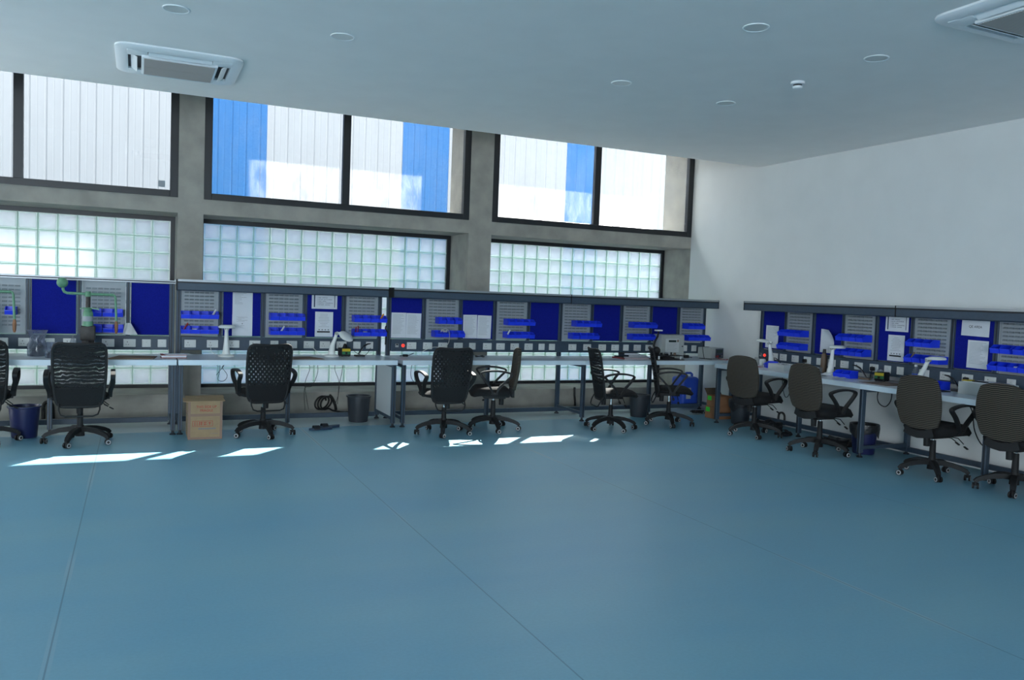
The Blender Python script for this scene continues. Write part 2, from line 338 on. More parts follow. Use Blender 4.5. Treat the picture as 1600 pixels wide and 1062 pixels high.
# ------------------------------------------------------------------ mesh builder
class MB:
    def __init__(self): self.bm = bmesh.new()
    def _tag(self, faces, mi):
        for f in faces: f.material_index = mi
    def merge(self, tmp, mi=0, mtx=None, keep=False):
        if mtx is not None: bmesh.ops.transform(tmp, matrix=mtx, verts=tmp.verts)
        vm = {}
        for v in tmp.verts: vm[v] = self.bm.verts.new(v.co)
        for f in tmp.faces:
            try: nf = self.bm.faces.new([vm[v] for v in f.verts])
            except ValueError: continue
            nf.material_index = f.material_index if keep else mi
        tmp.free()
        return self
    def box(self, x0, x1, y0, y1, z0, z1, mi=0, bevel=0.0, seg=2, mtx=None):
        t = bmesh.new()
        vs_ = [t.verts.new((x, y, z)) for x in (x0, x1) for y in (y0, y1) for z in (z0, z1)]
        for q in ((0, 1, 3, 2), (4, 6, 7, 5), (0, 4, 5, 1), (2, 3, 7, 6), (0, 2, 6, 4), (1, 5, 7, 3)):
            t.faces.new([vs_[i] for i in q])
        if bevel > 0: bmesh.ops.bevel(t, geom=list(t.edges), offset=bevel, segments=seg, affect='EDGES', profile=0.5)
        return self.merge(t, mi, mtx)
    def cyl(self, p0, p1, r0, r1=None, n=16, mi=0, mtx=None):
        r1 = r0 if r1 is None else r1
        p0 = Vector(p0); p1 = Vector(p1); d = (p1 - p0)
        q = d.to_track_quat('Z', 'Y').to_matrix()
        t = bmesh.new()
        a = [t.verts.new(p0 + q @ Vector((r0 * math.cos(2 * PI * i / n), r0 * math.sin(2 * PI * i / n), 0))) for i in range(n)]
        b = [t.verts.new(p1 + q @ Vector((r1 * math.cos(2 * PI * i / n), r1 * math.sin(2 * PI * i / n), 0))) for i in range(n)]
        for i in range(n): t.faces.new((a[i], a[(i + 1) % n], b[(i + 1) % n], b[i]))
        t.faces.new(a[::-1]); t.faces.new(b)
        return self.merge(t, mi, mtx)
    def sweep(self, pts, prof, mi=0, closed=False, up=(0, 0, 1), scales=None, mtx=None):
        """sweep a closed 2-d profile (side, up) along a path"""
        t = bmesh.new(); pts = [Vector(p) for p in pts]; n = len(pts); up = Vector(up); rings = []
        prev = None
        for i, p in enumerate(pts):
            if closed: d = pts[(i + 1) % n] - pts[i - 1]
            else: d = pts[min(i + 1, n - 1)] - pts[max(i - 1, 0)]
            d.normalize()
            s = d.cross(up)
            if s.length < 0.05: s = prev.copy() if prev is not None else d.cross(Vector((0.13, 1, 0.2)))
            s.normalize()
            if prev is not None and s.dot(prev) < 0: s = -s
            prev = s; u = s.cross(d).normalized()
            k = scales[i] if scales else 1.0
            rings.append([t.verts.new(p + s * a * k + u * b * k) for a, b in prof])
        m_ = len(prof)
        for i in range(n if closed else n - 1):
            r0 = rings[i]; r1 = rings[(i + 1) % n]
            for j in range(m_): t.faces.new((r0[j], r0[(j + 1) % m_], r1[(j + 1) % m_], r1[j]))
        if not closed:
            t.faces.new(rings[0][::-1]); t.faces.new(rings[-1])
        bmesh.ops.recalc_face_normals(t, faces=t.faces)
        return self.merge(t, mi, mtx)
    def tube(self, pts, r, n=8, mi=0, closed=False, mtx=None, scales=None):
        return self.sweep(pts, [(r * math.cos(2 * PI * i / n), r * math.sin(2 * PI * i / n)) for i in range(n)], mi, closed, mtx=mtx, scales=scales)
    def lathe(self, prof, n=24, mi=0, mtx=None, mids=None):
        t = bmesh.new(); rings = []
        for r, z in prof:
            if r < 1e-5: rings.append([t.verts.new((0, 0, z))])
            else: rings.append([t.verts.new((r * math.cos(2 * PI * i / n), r * math.sin(2 * PI * i / n), z)) for i in range(n)])
        for k in range(len(rings) - 1):
            a, b = rings[k], rings[k + 1]
            for i in range(n):
                j = (i + 1) % n
                if len(a) == 1 and len(b) == 1: continue
                if len(a) == 1: f = t.faces.new((a[0], b[j], b[i]))
                elif len(b) == 1: f = t.faces.new((a[i], a[j], b[0]))
                else: f = t.faces.new((a[i], a[j], b[j], b[i]))
                f.material_index = mids[k] if mids else mi
        bmesh.ops.recalc_face_normals(t, faces=t.faces)
        return self.merge(t, mi, mtx, keep=True)
    def prism(self, poly, d, mi=0, mtx=None, bevel=0.0):
        """2-d polygon in local x,z extruded along y from 0 to d"""
        t = bmesh.new()
        a = [t.verts.new((x, 0, z)) for x, z in poly]; b = [t.verts.new((x, d, z)) for x, z in poly]
        n = len(poly)
        for i in range(n): t.faces.new((a[i], a[(i + 1) % n], b[(i + 1) % n], b[i]))
        t.faces.new(a[::-1]); t.faces.new(b)
        bmesh.ops.recalc_face_normals(t, faces=t.faces)
        if bevel > 0: bmesh.ops.bevel(t, geom=list(t.edges), offset=bevel, segments=2, affect='EDGES', profile=0.5)
        return self.merge(t, mi, mtx)
    def ball(self, c, r, mi=0, sx=1, sy=1, sz=1, n=16):
        t = bmesh.new(); bmesh.ops.create_uvsphere(t, u_segments=n, v_segments=max(6, n // 2 + 2), radius=r)
        return self.merge(t, mi, Matrix.Translation(c) @ Matrix.Diagonal((sx, sy, sz, 1)))
    def grid_shell(self, fn, nu, nv, thick, mi=0, mfn=None):
        """closed shell: fn(u,v)->(point, normal)"""
        t = bmesh.new(); F = []; B = []
        for i in range(nu + 1):
            fr = []; br = []
            for j in range(nv + 1):
                p, nn = fn(i / nu, j / nv)
                fr.append(t.verts.new(Vector(p) + Vector(nn) * thick / 2)); br.append(t.verts.new(Vector(p) - Vector(nn) * thick / 2))
            F.append(fr); B.append(br)
        def q(a, b, c, d, k):
            f = t.faces.new((a, b, c, d)); f.material_index = k
        for i in range(nu):
            for j in range(nv):
                k = mfn((i + .5) / nu, (j + .5) / nv) if mfn else mi
                q(F[i][j], F[i + 1][j], F[i + 1][j + 1], F[i][j + 1], k); q(B[i][j], B[i][j + 1], B[i + 1][j + 1], B[i + 1][j], k)
        for i in range(nu):
            q(F[i][0], B[i][0], B[i + 1][0], F[i + 1][0], mi); q(F[i][nv], F[i + 1][nv], B[i + 1][nv], B[i][nv], mi)
        for j in range(nv):
            q(F[0][j], F[0][j + 1], B[0][j + 1], B[0][j], mi); q(F[nu][j], B[nu][j], B[nu][j + 1], F[nu][j + 1], mi)
        bmesh.ops.recalc_face_normals(t, faces=t.faces)
        return self.merge(t, mi, keep=True)
    def build(self, name, mats, parent=None, smooth=None, loc=None, rotz=None):
        me = bpy.data.meshes.new(name)
        bmesh.ops.recalc_face_normals(self.bm, faces=self.bm.faces) if False else None
        self.bm.to_mesh(me); self.bm.free()
        for k in (mats if isinstance(mats, (list, tuple)) else [mats]): me.materials.append(M[k])
        if smooth is not None:
            me.shade_smooth()
            me.set_sharp_from_angle(angle=math.radians(smooth))
        o = bpy.data.objects.new(name, me); COL.objects.link(o)
        if parent is not None: o.parent = parent
        if loc is not None: o.location = loc
        if rotz is not None: o.rotation_euler = (0, 0, rotz)
        return o

def tag(o, label, cat, group=None):
    o['label'] = label; o['category'] = cat
    if group: o['group'] = group
    return o
def thing(name, label, cat, loc=(0, 0, 0), rotz=0.0, group=None):
    o = bpy.data.objects.new(name, None); COL.objects.link(o)
    o.empty_display_size = 0.1
    o.location = loc; o.rotation_euler = (0, 0, rotz)
    return tag(o, label, cat, group)
def structure(o):
    o['kind'] = 'structure'; return o
def copy_tree(o, parent=None):
    c = o.copy(); COL.objects.link(c)
    if parent is not None: c.parent = parent
    for ch in list(o.children): copy_tree(ch, c)
    return c
def text_part(name, body, size, material, parent, mtx, extrude=0.0004, align='CENTER'):
    cu = bpy.data.curves.new(name, 'FONT'); cu.body = body; cu.size = size; cu.extrude = extrude
    cu.align_x = align; cu.align_y = 'CENTER'; cu.space_line = 1.25
    cu.materials.append(M[material])
    tmp = bpy.data.objects.new(name, cu); COL.objects.link(tmp)
    me = bpy.data.meshes.new_from_object(tmp.evaluated_get(bpy.context.evaluated_depsgraph_get()))
    bpy.data.objects.remove(tmp, do_unlink=True)
    me.name = name
    if not me.materials: me.materials.append(M[material])
    o = bpy.data.objects.new(name, me); COL.objects.link(o); o.parent = parent; o.matrix_local = mtx
    return o
T = Matrix.Translation
def RX(a): return Matrix.Rotation(a, 4, 'X')
def RY(a): return Matrix.Rotation(a, 4, 'Y')
def RZ(a): return Matrix.Rotation(a, 4, 'Z')

# ================================================================== THE ROOM
XL, YB = -17.0, -18.0           # left and rear walls, behind the camera
CZ, CY = 3.32, -1.40            # false ceiling: height, front edge
TOP = 4.35
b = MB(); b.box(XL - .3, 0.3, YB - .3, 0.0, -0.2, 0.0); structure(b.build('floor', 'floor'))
b = MB(); b.box(XL, 0.0, YB, CY, CZ, CZ + 0.10)
b.box(XL, 0.0, CY - 0.1, CY, CZ + 0.10, TOP)
structure(b.build('ceiling', 'ceiling'))
b = MB(); b.box(XL - .3, 0.3, YB - .3, 1.185, TOP, TOP + 0.2); structure(b.build('roof', 'concrete'))
b = MB(); b.box(0.0, 0.3, YB - .3, 0.0, -0.2, TOP); structure(b.build('wall_right', 'wall'))
# left wall, and rear wall with one made-up window opening
b = MB()
b.box(XL, 0, YB - .3, YB, -0.2, 0.3); b.box(XL, 0, YB - .3, YB, 2.8, TOP); b.box(XL, -14.5, YB - .3, YB, 0.3, 2.8); b.box(-8.5, 0, YB - .3, YB, 0.3, 2.8)
structure(b.build('wall_back', 'wall'))
b = MB()
b.box(XL - .3, XL, YB - .3, 0, -0.2, TOP)
structure(b.build('wall_left', 'wall'))

# window wall: concrete piers, dado, mid beam, head beam
WD = 0.74
PIERS = [(-17.3, -16.85), (-10.85, -10.29), (-7.03, -6.76), (-3.525, -3.205), (0.0, 0.3)]
BAYS = [(-10.29, -7.03), (-6.76, -3.525), (-3.205, 0.0)]
b = MB()
for x0, x1 in PIERS: b.box(x0, x1, 0.0, WD, -0.2, TOP)
b.box(-16.85, -10.85, 0.0, WD, 3.30, TOP)
for x0, x1 in BAYS:
    b.box(x0, x1, 0.0, WD, -0.2, 0.250)
    b.box(x0, x1, 0.0, WD, 2.300, 2.470)
    b.box(x0, x1, 0.0, WD, 3.95, TOP)
structure(b.build('wall_front', 'concrete'))

WN = 0
def upper_window(x0, x1, xm):
    global WN; WN += 1
    e = bpy.data.objects.new('window_%d' % WN, None); COL.objects.link(e); structure(e); e.location = ((x0 + x1) / 2, 0.03, 2.47)
    cx = (x0 + x1) / 2
    f = MB(); z0, z1 = 0.0, 1.48; a, c = x0 - cx, x1 - cx; w = 0.085
    f.box(a, a + w, -.03, .045, z0, z1, bevel=.004); f.box(c - w, c, -.03, .045, z0, z1, bevel=.004)
    f.box(a + w, c - w, -.03, .045, z0, z0 + .075, bevel=.004); f.box(a + w, c - w, -.03, .045, z1 - .075, z1, bevel=.004)
    f.box(a + w, c - w, -.05, -.03, z0, z0 + .03)
    f.build('window_frame', 'black_frame', e)
    f = MB(); f.box(xm - cx - .045, xm - cx + .045, -.022, .04, z0 + .075, z1 - .075); f.build('mullion', 'black_frame', e)
    for p0, p1 in ((a + w, xm - cx - .045), (xm - cx + .045, c - w)):
        g = MB(); g.box(p0, p1, .005, .011, z0 + .075, z1 - .075); g.build('window_pane', 'pane', e)
    return e
w1 = upper_window(-10.29, -7.03, -8.58)
upper_window(-6.76, -3.525, -5.14)
upper_window(-3.205, 0.0, -1.62)
b = MB(); b.box(-7.235, -7.165, 0.028, 0.0345, 2.575, 2.645)
tag(b.build('sticker', 'sticker_grey'), 'small square grey sticker in the bottom corner of the upper window pane', 'sticker')

def block_window(x0, x1, dx=0.0):
    global WN; WN += 1
    e = bpy.data.objects.new('window_%d' % WN, None); COL.objects.link(e); structure(e); e.location = ((x0 + x1) / 2, 0.66, 0.250)
    L = x1 - x0; H = 2.05; a = -L / 2; c = L / 2
    f = MB(); w = 0.05
    f.box(a, a + w, 0, .08, 0, H); f.box(c - w, c, 0, .08, 0, H); f.box(a + w, c - w, 0, .08, 0, w - .01); f.box(a + w, c - w, 0, .08, H - w, H)
    f.build('block_frame', 'black_frame', e)
    nx = round((L - 2 * w) / 0.197); nz = 10
    px = (L - 2 * w) / nx; pz = (H - 2 * w + .01) / nz; ja = 0.008
    g = MB(); bm = g.bm
    for i in range(nx):
        for k in range(nz):
            xa, xb = a + w + i * px + ja / 2, a + w + (i + 1) * px - ja / 2
            za, zb = w - .01 + k * pz + ja / 2, w - .01 + (k + 1) * pz - ja / 2
            r = 0.017
            o_ = [bm.verts.new((x, 0.026, z)) for x, z in ((xa, za), (xb, za), (xb, zb), (xa, zb))]
            n_ = [bm.verts.new((x, 0.012, z)) for x, z in ((xa + r, za + r), (xb - r, za + r), (xb - r, zb - r), (xa + r, zb - r))]
            d_ = [bm.verts.new((x, 0.066, z)) for x, z in ((xa, za), (xb, za), (xb, zb), (xa, zb))]
            fc = bm.faces.new(n_); fc.material_index = 0
            fc = bm.faces.new(d_[::-1]); fc.material_index = 1
            for j in range(4):
                fc = bm.faces.new((o_[j], o_[(j + 1) % 4], n_[(j + 1) % 4], n_[j])); fc.material_index = 2
                fc = bm.faces.new((d_[j], d_[(j + 1) % 4], o_[(j + 1) % 4], o_[j])); fc.material_index = 2
    for i in range(1, nx): g.box(a + w + i * px - ja / 2, a + w + i * px + ja / 2, .022, .062, w, H - w, mi=3)
    for k in range(1, nz): g.box(a + w, c - w, .022, .062, w - .01 + k * pz - ja / 2, w - .01 + k * pz + ja / 2, mi=3)
    g.build('glass_blocks', ['block_face', 'clear_plastic', 'block_rim', 'block_mortar'], e)
    return e
for x0, x1 in BAYS: block_window(x0, x1)

# outside: ground and the corrugated sheeting of the neighbouring shed
b = MB(); b.box(-30, 14, WD, 30, -0.35, -0.2); structure(b.build('ground', 'ground'))
def corrugated(name, x0, x1, z1, stripes):
    b = MB(); bm = b.bm; prof = []; x = x0; p = 0.195
    n = int(round((x1 - x0) / p))
    for i in range(n):
        s = x0 + i * p
        prof += [(s, 0.0), (s + 0.012, -0.010), (s + 0.024, -0.010), (s + 0.036, 0.0), (s + 0.10, 0.0), (s + 0.106, -0.002), (s + 0.114, -0.002), (s + 0.12, 0.0)]
    prof.append((x0 + n * p, 0.0))
    lo = [bm.verts.new((x, 2.6 + y, -0.2)) for x, y in prof]; hi = [bm.verts.new((x, 2.6 + y, z1)) for x, y in prof]
    for i in range(len(prof) - 1):
        f = bm.faces.new((lo[i], lo[i + 1], hi[i + 1], hi[i]))
        xm = (prof[i][0] + prof[i + 1][0]) / 2
        f.material_index = 1 if any(s0 <= xm <= s1 for s0, s1 in stripes) else 0
    o = b.build(name, ['sheet_white', 'sheet_blue']); structure(o)
    return o
corrugated('shed_cladding', -3.90, 6.63, 4.62, [(-3.64, -2.90), (-.75, -0.05), (2.2, 2.9)])
corrugated('shed_cladding_raised', -20.085, -3.90, 7.2, [(-6.75, -5.73)])  # unseen top raised to block the sun at left; lower sheets are real

# ================================================================== CEILING FITTINGS
def ac_unit(label, loc):
    t = thing('ceiling_air_conditioner', label, 'air conditioner', loc, 0, 'ceiling cassette air conditioners')
    S = 0.475
    def ring(b, prof, mi=0, rad=0.12):
        # rounded-square frame from (half size, z) pairs
        rings = []
        for h, z in prof:
            r = min(rad, h * 0.5); pts = []
            for q, (sx, sy) in enumerate(((1, 1), (-1, 1), (-1, -1), (1, -1))):
                for k in range(5):
                    a_ = q * PI / 2 + k * PI / 8
                    pts.append(b.bm.verts.new((sx * (h - r) + r * math.cos(a_), sy * (h - r) + r * math.sin(a_), z)))
            rings.append(pts)
        for a_, c_ in zip(rings, rings[1:]):
            n = len(a_)
            for i in range(n):
                f = b.bm.faces.new((a_[i], a_[(i + 1) % n], c_[(i + 1) % n], c_[i])); f.material_index = mi
        return rings
    b = MB(); ring(b, [(S, 0.0), (S, -.012), (S - .010, -.020), (S - .045, -.030), (S - .085, -.036), (S - .092, -.034), (S - .092, -.012)]); b.build('fascia', 'ac_white', t, smooth=35)
    i_ = S - .090
    b = MB(); b.box(-i_, i_, -i_, i_, -.012, -.002); b.build('back_plate', 'ac_dark', t)
    b = MB(); h = 0.285; b.box(-h, h, -h, h, -.056, -.012, bevel=.008); b.build('grille_frame', 'ac_white', t, smooth=35)
    for y0, y1 in ((.004, h - .020), (-h + .020, -.004)):
        b = MB(); b.box(-h + .020, h - .020, y0, y1, -.0585, -.054); b.build('filter_grille', 'grille', t)
    for k in range(4):
        q = RZ(k * PI / 2)
        b = MB(); b.box(-.235, .235, -.026, .026, -.003, .003, mtx=q @ T((0, .338, -.034)) @ RX(.55)); b.build('louvre_flap', 'ac_white', t)
        b = MB(); b.box(.24, i_ + .004, .24, i_ + .004, -.037, -.012, bevel=.006, mtx=q); b.build('corner_pad', 'ac_white', t, smooth=35)
    return t
ac_unit('white ceiling cassette air conditioner with beige grille near the windows', (-7.14, -2.53, CZ))
ac_unit('white ceiling cassette air conditioner cut by the upper right picture corner', (-2.51, -6.78, CZ))
LIGHTS = [(-7.22, -4.0, 'round white flush ceiling light farthest from the white side wall'), (-6.11, -4.0, 'round white ceiling light just right of the nearer air conditioner'),
          (-3.76, -4.0, 'round white ceiling light above the middle of the back benches'), (-3.76, -5.65, 'large bright rimmed round ceiling light nearest the top edge'),
          (-2.58, -5.57, 'round ceiling light close to the corner air conditioner'), (-2.60, -3.92, 'faint round ceiling light deepest in the room, before the smoke detector')]
first = None
for x, y, lab in LIGHTS:
    if first is None:
        t = thing('ceiling_light', lab, 'ceiling light', (x, y, CZ), 0, 'recessed ceiling lights'); first = t
        b = MB(); b.lathe([(.086, 0), (.086, -.005), (.081, -.007), (.076, -.005), (.076, 0)], 32); b.build('trim_ring', 'ac_white', t, smooth=30)
        b = MB(); b.lathe([(0, -.004), (.0755, -.004), (.0755, 0), (0, 0)], 32); b.build('diffuser', 'plate', t, smooth=30)
    else:
        t = copy_tree(first); t.location = (x, y, CZ); t['label'] = lab
t = thing('smoke_detector', 'small round white smoke detector hanging from the ceiling', 'smoke detector', (-2.58, -4.79, CZ))
b = MB(); b.lathe([(0, 0), (.055, 0), (.055, -.018), (.045, -.022), (0, -.022)], 24); b.build('base', 'ac_white', t, smooth=30)
b = MB(); b.lathe([(0, -.0215), (.036, -.0215), (.034, -.034), (.040, -.036), (.036, -.052), (.018, -.058), (0, -.058)], 24, mids=[0, 1, 1, 0, 0, 0]); b.build('sensor_head', ['ac_white', 'hole'], t, smooth=30)

# ================================================================== WORKBENCHES
DEPTH = 0.715
def louvre_panel(t, x0, x1, z0, z1, y=0.0):
    b = MB(); b.box(x0, x1, y - .010, y + .010, z0, z1)
    b.box(x0, x0 + .012, y - .018, y - .010, z0, z1); b.box(x1 - .012, x1, y - .018, y - .010, z0, z1)
    rows, cols = 11, 6
    zt, zb = z1 - .085, z0 + .075
    wx = (x1 - x0 - .07) / cols
    for r in range(rows):
        zc = zb + (zt - zb) * r / (rows - 1)
        for c in range(cols):
            xa = x0 + .035 + c * wx
            b.prism([(0, 0), (0, .017), (.012, .004), (.012, 0)], wx * .80, mi=1, mtx=Matrix(((0, 1, 0, xa), (-1, 0, 0, y - .010), (0, 0, 1, zc), (0, 0, 0, 1))))
    return b.build('louvre_panel', ['louvre', 'louvre_dark'], t)
def socket(t, x, z, y, switch=False, plug=False):
    b = MB(); w = .043 if switch else .058; h = .041
    b.box(x - w, x + w, y - .009, y, z - h, z + h, bevel=.003, seg=1)
    if switch:
        b.box(x - .013, x + .013, y - .012, y - .009, z - .021, z + .021, mi=0, bevel=.001, seg=1)
        b.box(x - .003, x + .003, y - .0124, y - .012, z + .010, z + .013, mi=1)
    else:
        b.box(x - .024, x - .018, y - .0096, y - .009, z + .006, z + .018, mi=1)
        b.box(x - .036, x - .029, y - .0096, y - .009, z - .018, z - .012, mi=1); b.box(x - .013, x - .006, y - .0096, y - .009, z - .018, z - .012, mi=1)
        b.box(x + .022, x + .036, y - .012, y - .009, z - .012, z + .012, mi=0, bevel=.001, seg=1)
    return b.build('switch_plate' if switch else 'power_socket', ['plate', 'hole'], t)
def leg(t, x, y, top, sx=.042, sy=.055):
    b = MB(); b.box(x - sx / 2, x + sx / 2, y - sy / 2, y + sy / 2, .045, top, bevel=.004, seg=1)
    b.box(x - .006, x + .006, y - sy / 2 - .002, y - sy / 2 + .001, .05, top - .005, mi=1)
    b.lathe([(0, .0), (.030, .0), (.030, .010), (.014, .020), (.012, .046), (0, .046)], 14, mi=1, mtx=T((x, y, 0)))
    return b.build('leg', ['slate', 'slate_dark'], t)
def bench(label, loc, rotz, L, units, panels, sockets, canopy=True, can0=0.0, can1=None, red=None, side_panel=False, mids=()):
    t = thing('workbench', label, 'workbench', loc, rotz, 'slate framed workbenches')
    n = units; U = L / n
    for k in range(n):
        b = MB(); x0, x1 = k * U + .002, (k + 1) * U - .002
        b.box(x0, x1, -DEPTH, .045, .702, .750, bevel=.003, seg=1)
        b.box(x0, x1, -DEPTH - .004, -DEPTH, .698, .749, mi=1)
        b.build('worktop', ['worktop', 'worktop_edge'], t)
    # legs: front at ends, joints and mid unit; rear at ends and joints
    fx = [.028] + [L * k / n for k in range(1, n)] + [L - .028]
    for x in fx:
        leg(t, x, -DEPTH + .045, .6975)
    for k in range(n): leg(t, (k + .5) * U, -.385, .6975)
    b = MB(); b.box(.05, L - .05, -.405, -.365, .676, .7005); b.build('under_bearer', 'slate', t)
    ptop = 1.50 if canopy else 1.535
    for i, x in enumerate(fx):
        b = MB(); b.box(x - .024, x + .024, -.024, .024, .045, ptop - .001, bevel=.003, seg=1)
        b.box(x - .006, x + .006, -.026, -.023, .76, ptop - .01, mi=1)
        b.lathe([(0, .0), (.030, .0), (.030, .010), (.014, .020), (.012, .046), (0, .046)], 14, mi=1, mtx=T((x, 0, 0)))
        b.build('rear_post', ['slate', 'slate_dark'], t)
    b = MB()
    b.box(.052, L - .052, -.020, .020, .030, .080, bevel=.003, seg=1); b.build('rear_rail', 'slate', t)
    for x in fx:
        b = MB(); b.box(x - .018, x + .018, -DEPTH + .072, -.026, .080, .115, bevel=.003, seg=1); b.build('side_rail', 'slate', t)
        b = MB(); b.box(x - .018, x + .018, -DEPTH + .072, -.026, .665, .701, bevel=.003, seg=1); b.build('top_bearer', 'slate', t)
    if side_panel:
        b = MB(); b.box(L - .045, L - .030, -DEPTH + .075, -.028, .118, .664); b.build('side_panel', 'white_plastic', t)
    # power rail
    b = MB(); b.box(.056, L - .056, -.052, .018, .800, .945, bevel=.004, seg=1); b.box(.056, L - .056, -.055, -.052, .930, .945, mi=0)
    b.build('power_rail', 'slate', t)
    for x, sw in sockets: socket(t, x, .870, -.052, sw)
    if red is not None:
        b = MB(); b.box(red - .095, red - .055, -.060, -.052, .850, .892, bevel=.003, seg=1); b.box(red - .088, red - .062, -.063, -.060, .873, .889, mi=1); b.build('rocker_switch', ['grey_case', 'hole'], t)
        b = MB(); b.lathe([(.0, 0), (.020, 0), (.020, .006), (.015, .014), (0, .018)], 20, mtx=T((red, -.052, .870)) @ RX(PI / 2)); b.build('indicator_light', 'red_led', t, smooth=40)
    # panels
    z0, z1 = .952, 1.492 if canopy else 1.500
    P = L / len(panels)
    for i, k in enumerate(panels):
        xa, xb = i * P + .024, (i + 1) * P - .024
        if i == 0: xa += .026
        if i == len(panels) - 1: xb -= .026
        if abs((i * P) / U - round((i * P) / U)) > .01:
            b = MB(); b.box(i * P - .020, i * P + .020, -.022, .022, .946, ptop - .001, bevel=.002, seg=1); b.box(i * P - .005, i * P + .005, -.024, -.021, .955, ptop - .01, mi=1); b.build('divider_post', ['slate', 'slate_dark'], t)
        if k == 'G': louvre_panel(t, xa, xb, z0, z1)
        else:
            b = MB(); b.box(xa + .006, xb - .006, -.010, .010, z0 + .006, z1 - .006, mi=0)
            for q in ((xa, xa + .006, z0, z1), (xb - .006, xb, z0, z1), (xa + .006, xb - .006, z0, z0 + .006), (xa + .006, xb - .006, z1 - .006, z1)):
                b.box(q[0], q[1], -.014, .012, q[2], q[3], mi=1)
            b.build('pin_board', ['pinboard', 'slate'], t)
    if canopy:
        c1 = L if can1 is None else can1; c0 = can0
        cuts = [c0] + ([L / 2] if n == 2 else []) + [c1]
        for a_, c_ in zip(cuts, cuts[1:]):
            b = MB(); b.box(a_ + .003, c_ - .003, -.262, .055, 1.500, 1.538, mi=0); b.build('shelf_board', 'worktop', t)
            b = MB()
            b.prism([(-.285, 1.445), (-.285, 1.512), (-.263, 1.520), (-.263, 1.435), (-.270, 1.435)], c_ - a_ - .012, mi=0, mtx=Matrix(((0, 1, 0, a_ + .006), (1, 0, 0, 0), (0, 0, 1, 0), (0, 0, 0, 1))))
            b.box(a_ + .006, c_ - .006, -.280, -.262, 1.512, 1.530, mi=1); b.box(a_ + .006, c_ - .006, -.288, -.262, 1.530, 1.552, mi=2)
            b.build('canopy_apron', ['slate', 'slate_dark', 'aluminium'], t)
            b = MB(); b.box(a_, a_ + .005, -.29, .055, 1.436, 1.553); b.build('end_cap', 'black_plastic', t)
            b = MB(); b.box(c_ - .005, c_, -.29, .055, 1.436, 1.553); b.build('end_cap', 'black_plastic', t)
        for x in fx + [(k + .5) * U for k in range(n)]:
            b = MB(); b.prism([(-.26, 1.499), (.0, 1.499), (.0, 1.44), (-.03, 1.44), (-.26, 1.48)], .006, mtx=Matrix(((0, 1, 0, min(x, L - .03) - .003), (1, 0, 0, 0), (0, 0, 1, 0), (0, 0, 0, 1)))); b.build('shelf_bracket', 'slate', t)
    else:
        b = MB(); b.box(0, L, -.030, .030, 1.500, 1.536, bevel=.003, seg=1); b.box(0, L, -.033, -.030, 1.512, 1.524, mi=1); b.build('top_rail', ['aluminium', 'slate_dark'], t)
        b = MB(); b.box(L - .004, L + .004, -.032, .032, 1.498, 1.548); b.build('end_cap', 'aluminium', t)
    return t
YW = -0.56       # rear-post line of the window benches
PAT = [(.145, 0), (.37, 0), (.59, 0), (.81, 0), (1.02, 1), (1.21, 0), (1.40, 0), (1.58, 0), (1.77, 0), (1.95, 1), (2.10, 1)]
A0, B0, C0 = -9.318, -7.058, -4.752
bench('slate workbench without canopy at the far left, under the green screw presses', (A0, YW, 0), 0, 2.25, 1, 'BGBGB',
      [(x - A0, s) for x, s in ((-8.85, 0), (-8.64, 0), (-8.44, 0), (-8.24, 0), (-8.05, 0), (-7.88, 0), (-7.70, 0), (-7.50, 0), (-7.34, 1), (-7.19, 1))], canopy=False)
bench('slate workbench with canopy and white side panel, behind the cardboard carton', (B0, YW, 0), 0, 2.25, 1, 'GBGBG', PAT, side_panel=True)
bench('long slate workbench with canopy that runs into the white wall corner', (C0, YW, 0), 0, 4.645, 2, 'BGBGBGBGBG',
      [(.305, 0), (.505, 0), (.700, 0), (.90, 0), (1.085, 1), (1.285, 0), (1.465, 0), (1.66, 0), (1.855, 0), (2.04, 1), (2.19, 1)] +
      [(2.30 + x, s) for x, s in ((.19, 0), (.41, 0), (.64, 0), (.84, 0), (1.01, 1), (1.19, 0), (1.38, 0), (1.58, 0), (1.77, 0), (1.97, 1), (2.13, 1))], red=.200)
# right-hand bench: local x -> world -Y, local -y -> world -X
XR, R0 = -0.062, -1.665
bench('long slate workbench standing along the white side wall', (XR, R0, 0), -PI / 2, 4.60, 2, 'BGBGBGBGBG',
      [(.335, 0), (.485, 0), (.69, 0), (.89, 0), (1.08, 1), (1.27, 0), (1.46, 0), (1.66, 0), (1.87, 0), (2.05, 1), (2.21, 1), (2.50, 0), (2.74, 0), (2.98, 0), (3.215, 0), (3.42, 1), (3.66, 0), (3.88, 0), (4.10, 0), (4.30, 1), (4.45, 1)],
      red=.150, can0=-.02)

# ---- bench coordinate helpers (window benches and right bench)
def on_w(x, y, z): return (x, y, z)
# ================================================================== PARTS BINS
def make_bin(w=.092, d=.150, h=.078):
    b = MB(); th = .004
    prof = [(0, 0), (-d * .93, 0), (-d, h * .55), (-d * .62, h), (0, h)]       # side outline, y then z
    mt = lambda x: Matrix(((0, 1, 0, x), (1, 0, 0, 0), (0, 0, 1, 0), (0, 0, 0, 1)))
    b.prism(prof, th, mtx=mt(-w / 2)); b.prism(prof, th, mtx=mt(w / 2 - th))
    b.box(-w / 2 + th, w / 2 - th, -d * .93, 0, 0, th)
    b.box(-w / 2 + th, w / 2 - th, -th, 0, th, h)
    b.prism([(-d * .93, th), (-d, h * .55), (-d + th, h * .55), (-d * .93 + th, th)], w - 2 * th, mtx=mt(-w / 2 + th))
    b.box(-w / 2, w / 2, -d - .004, -d + .006, h * .50, h * .57)                # front lip
    return b
bin0 = None
ORD = ['first', 'second', 'third', 'fourth', 'fifth', 'sixth']
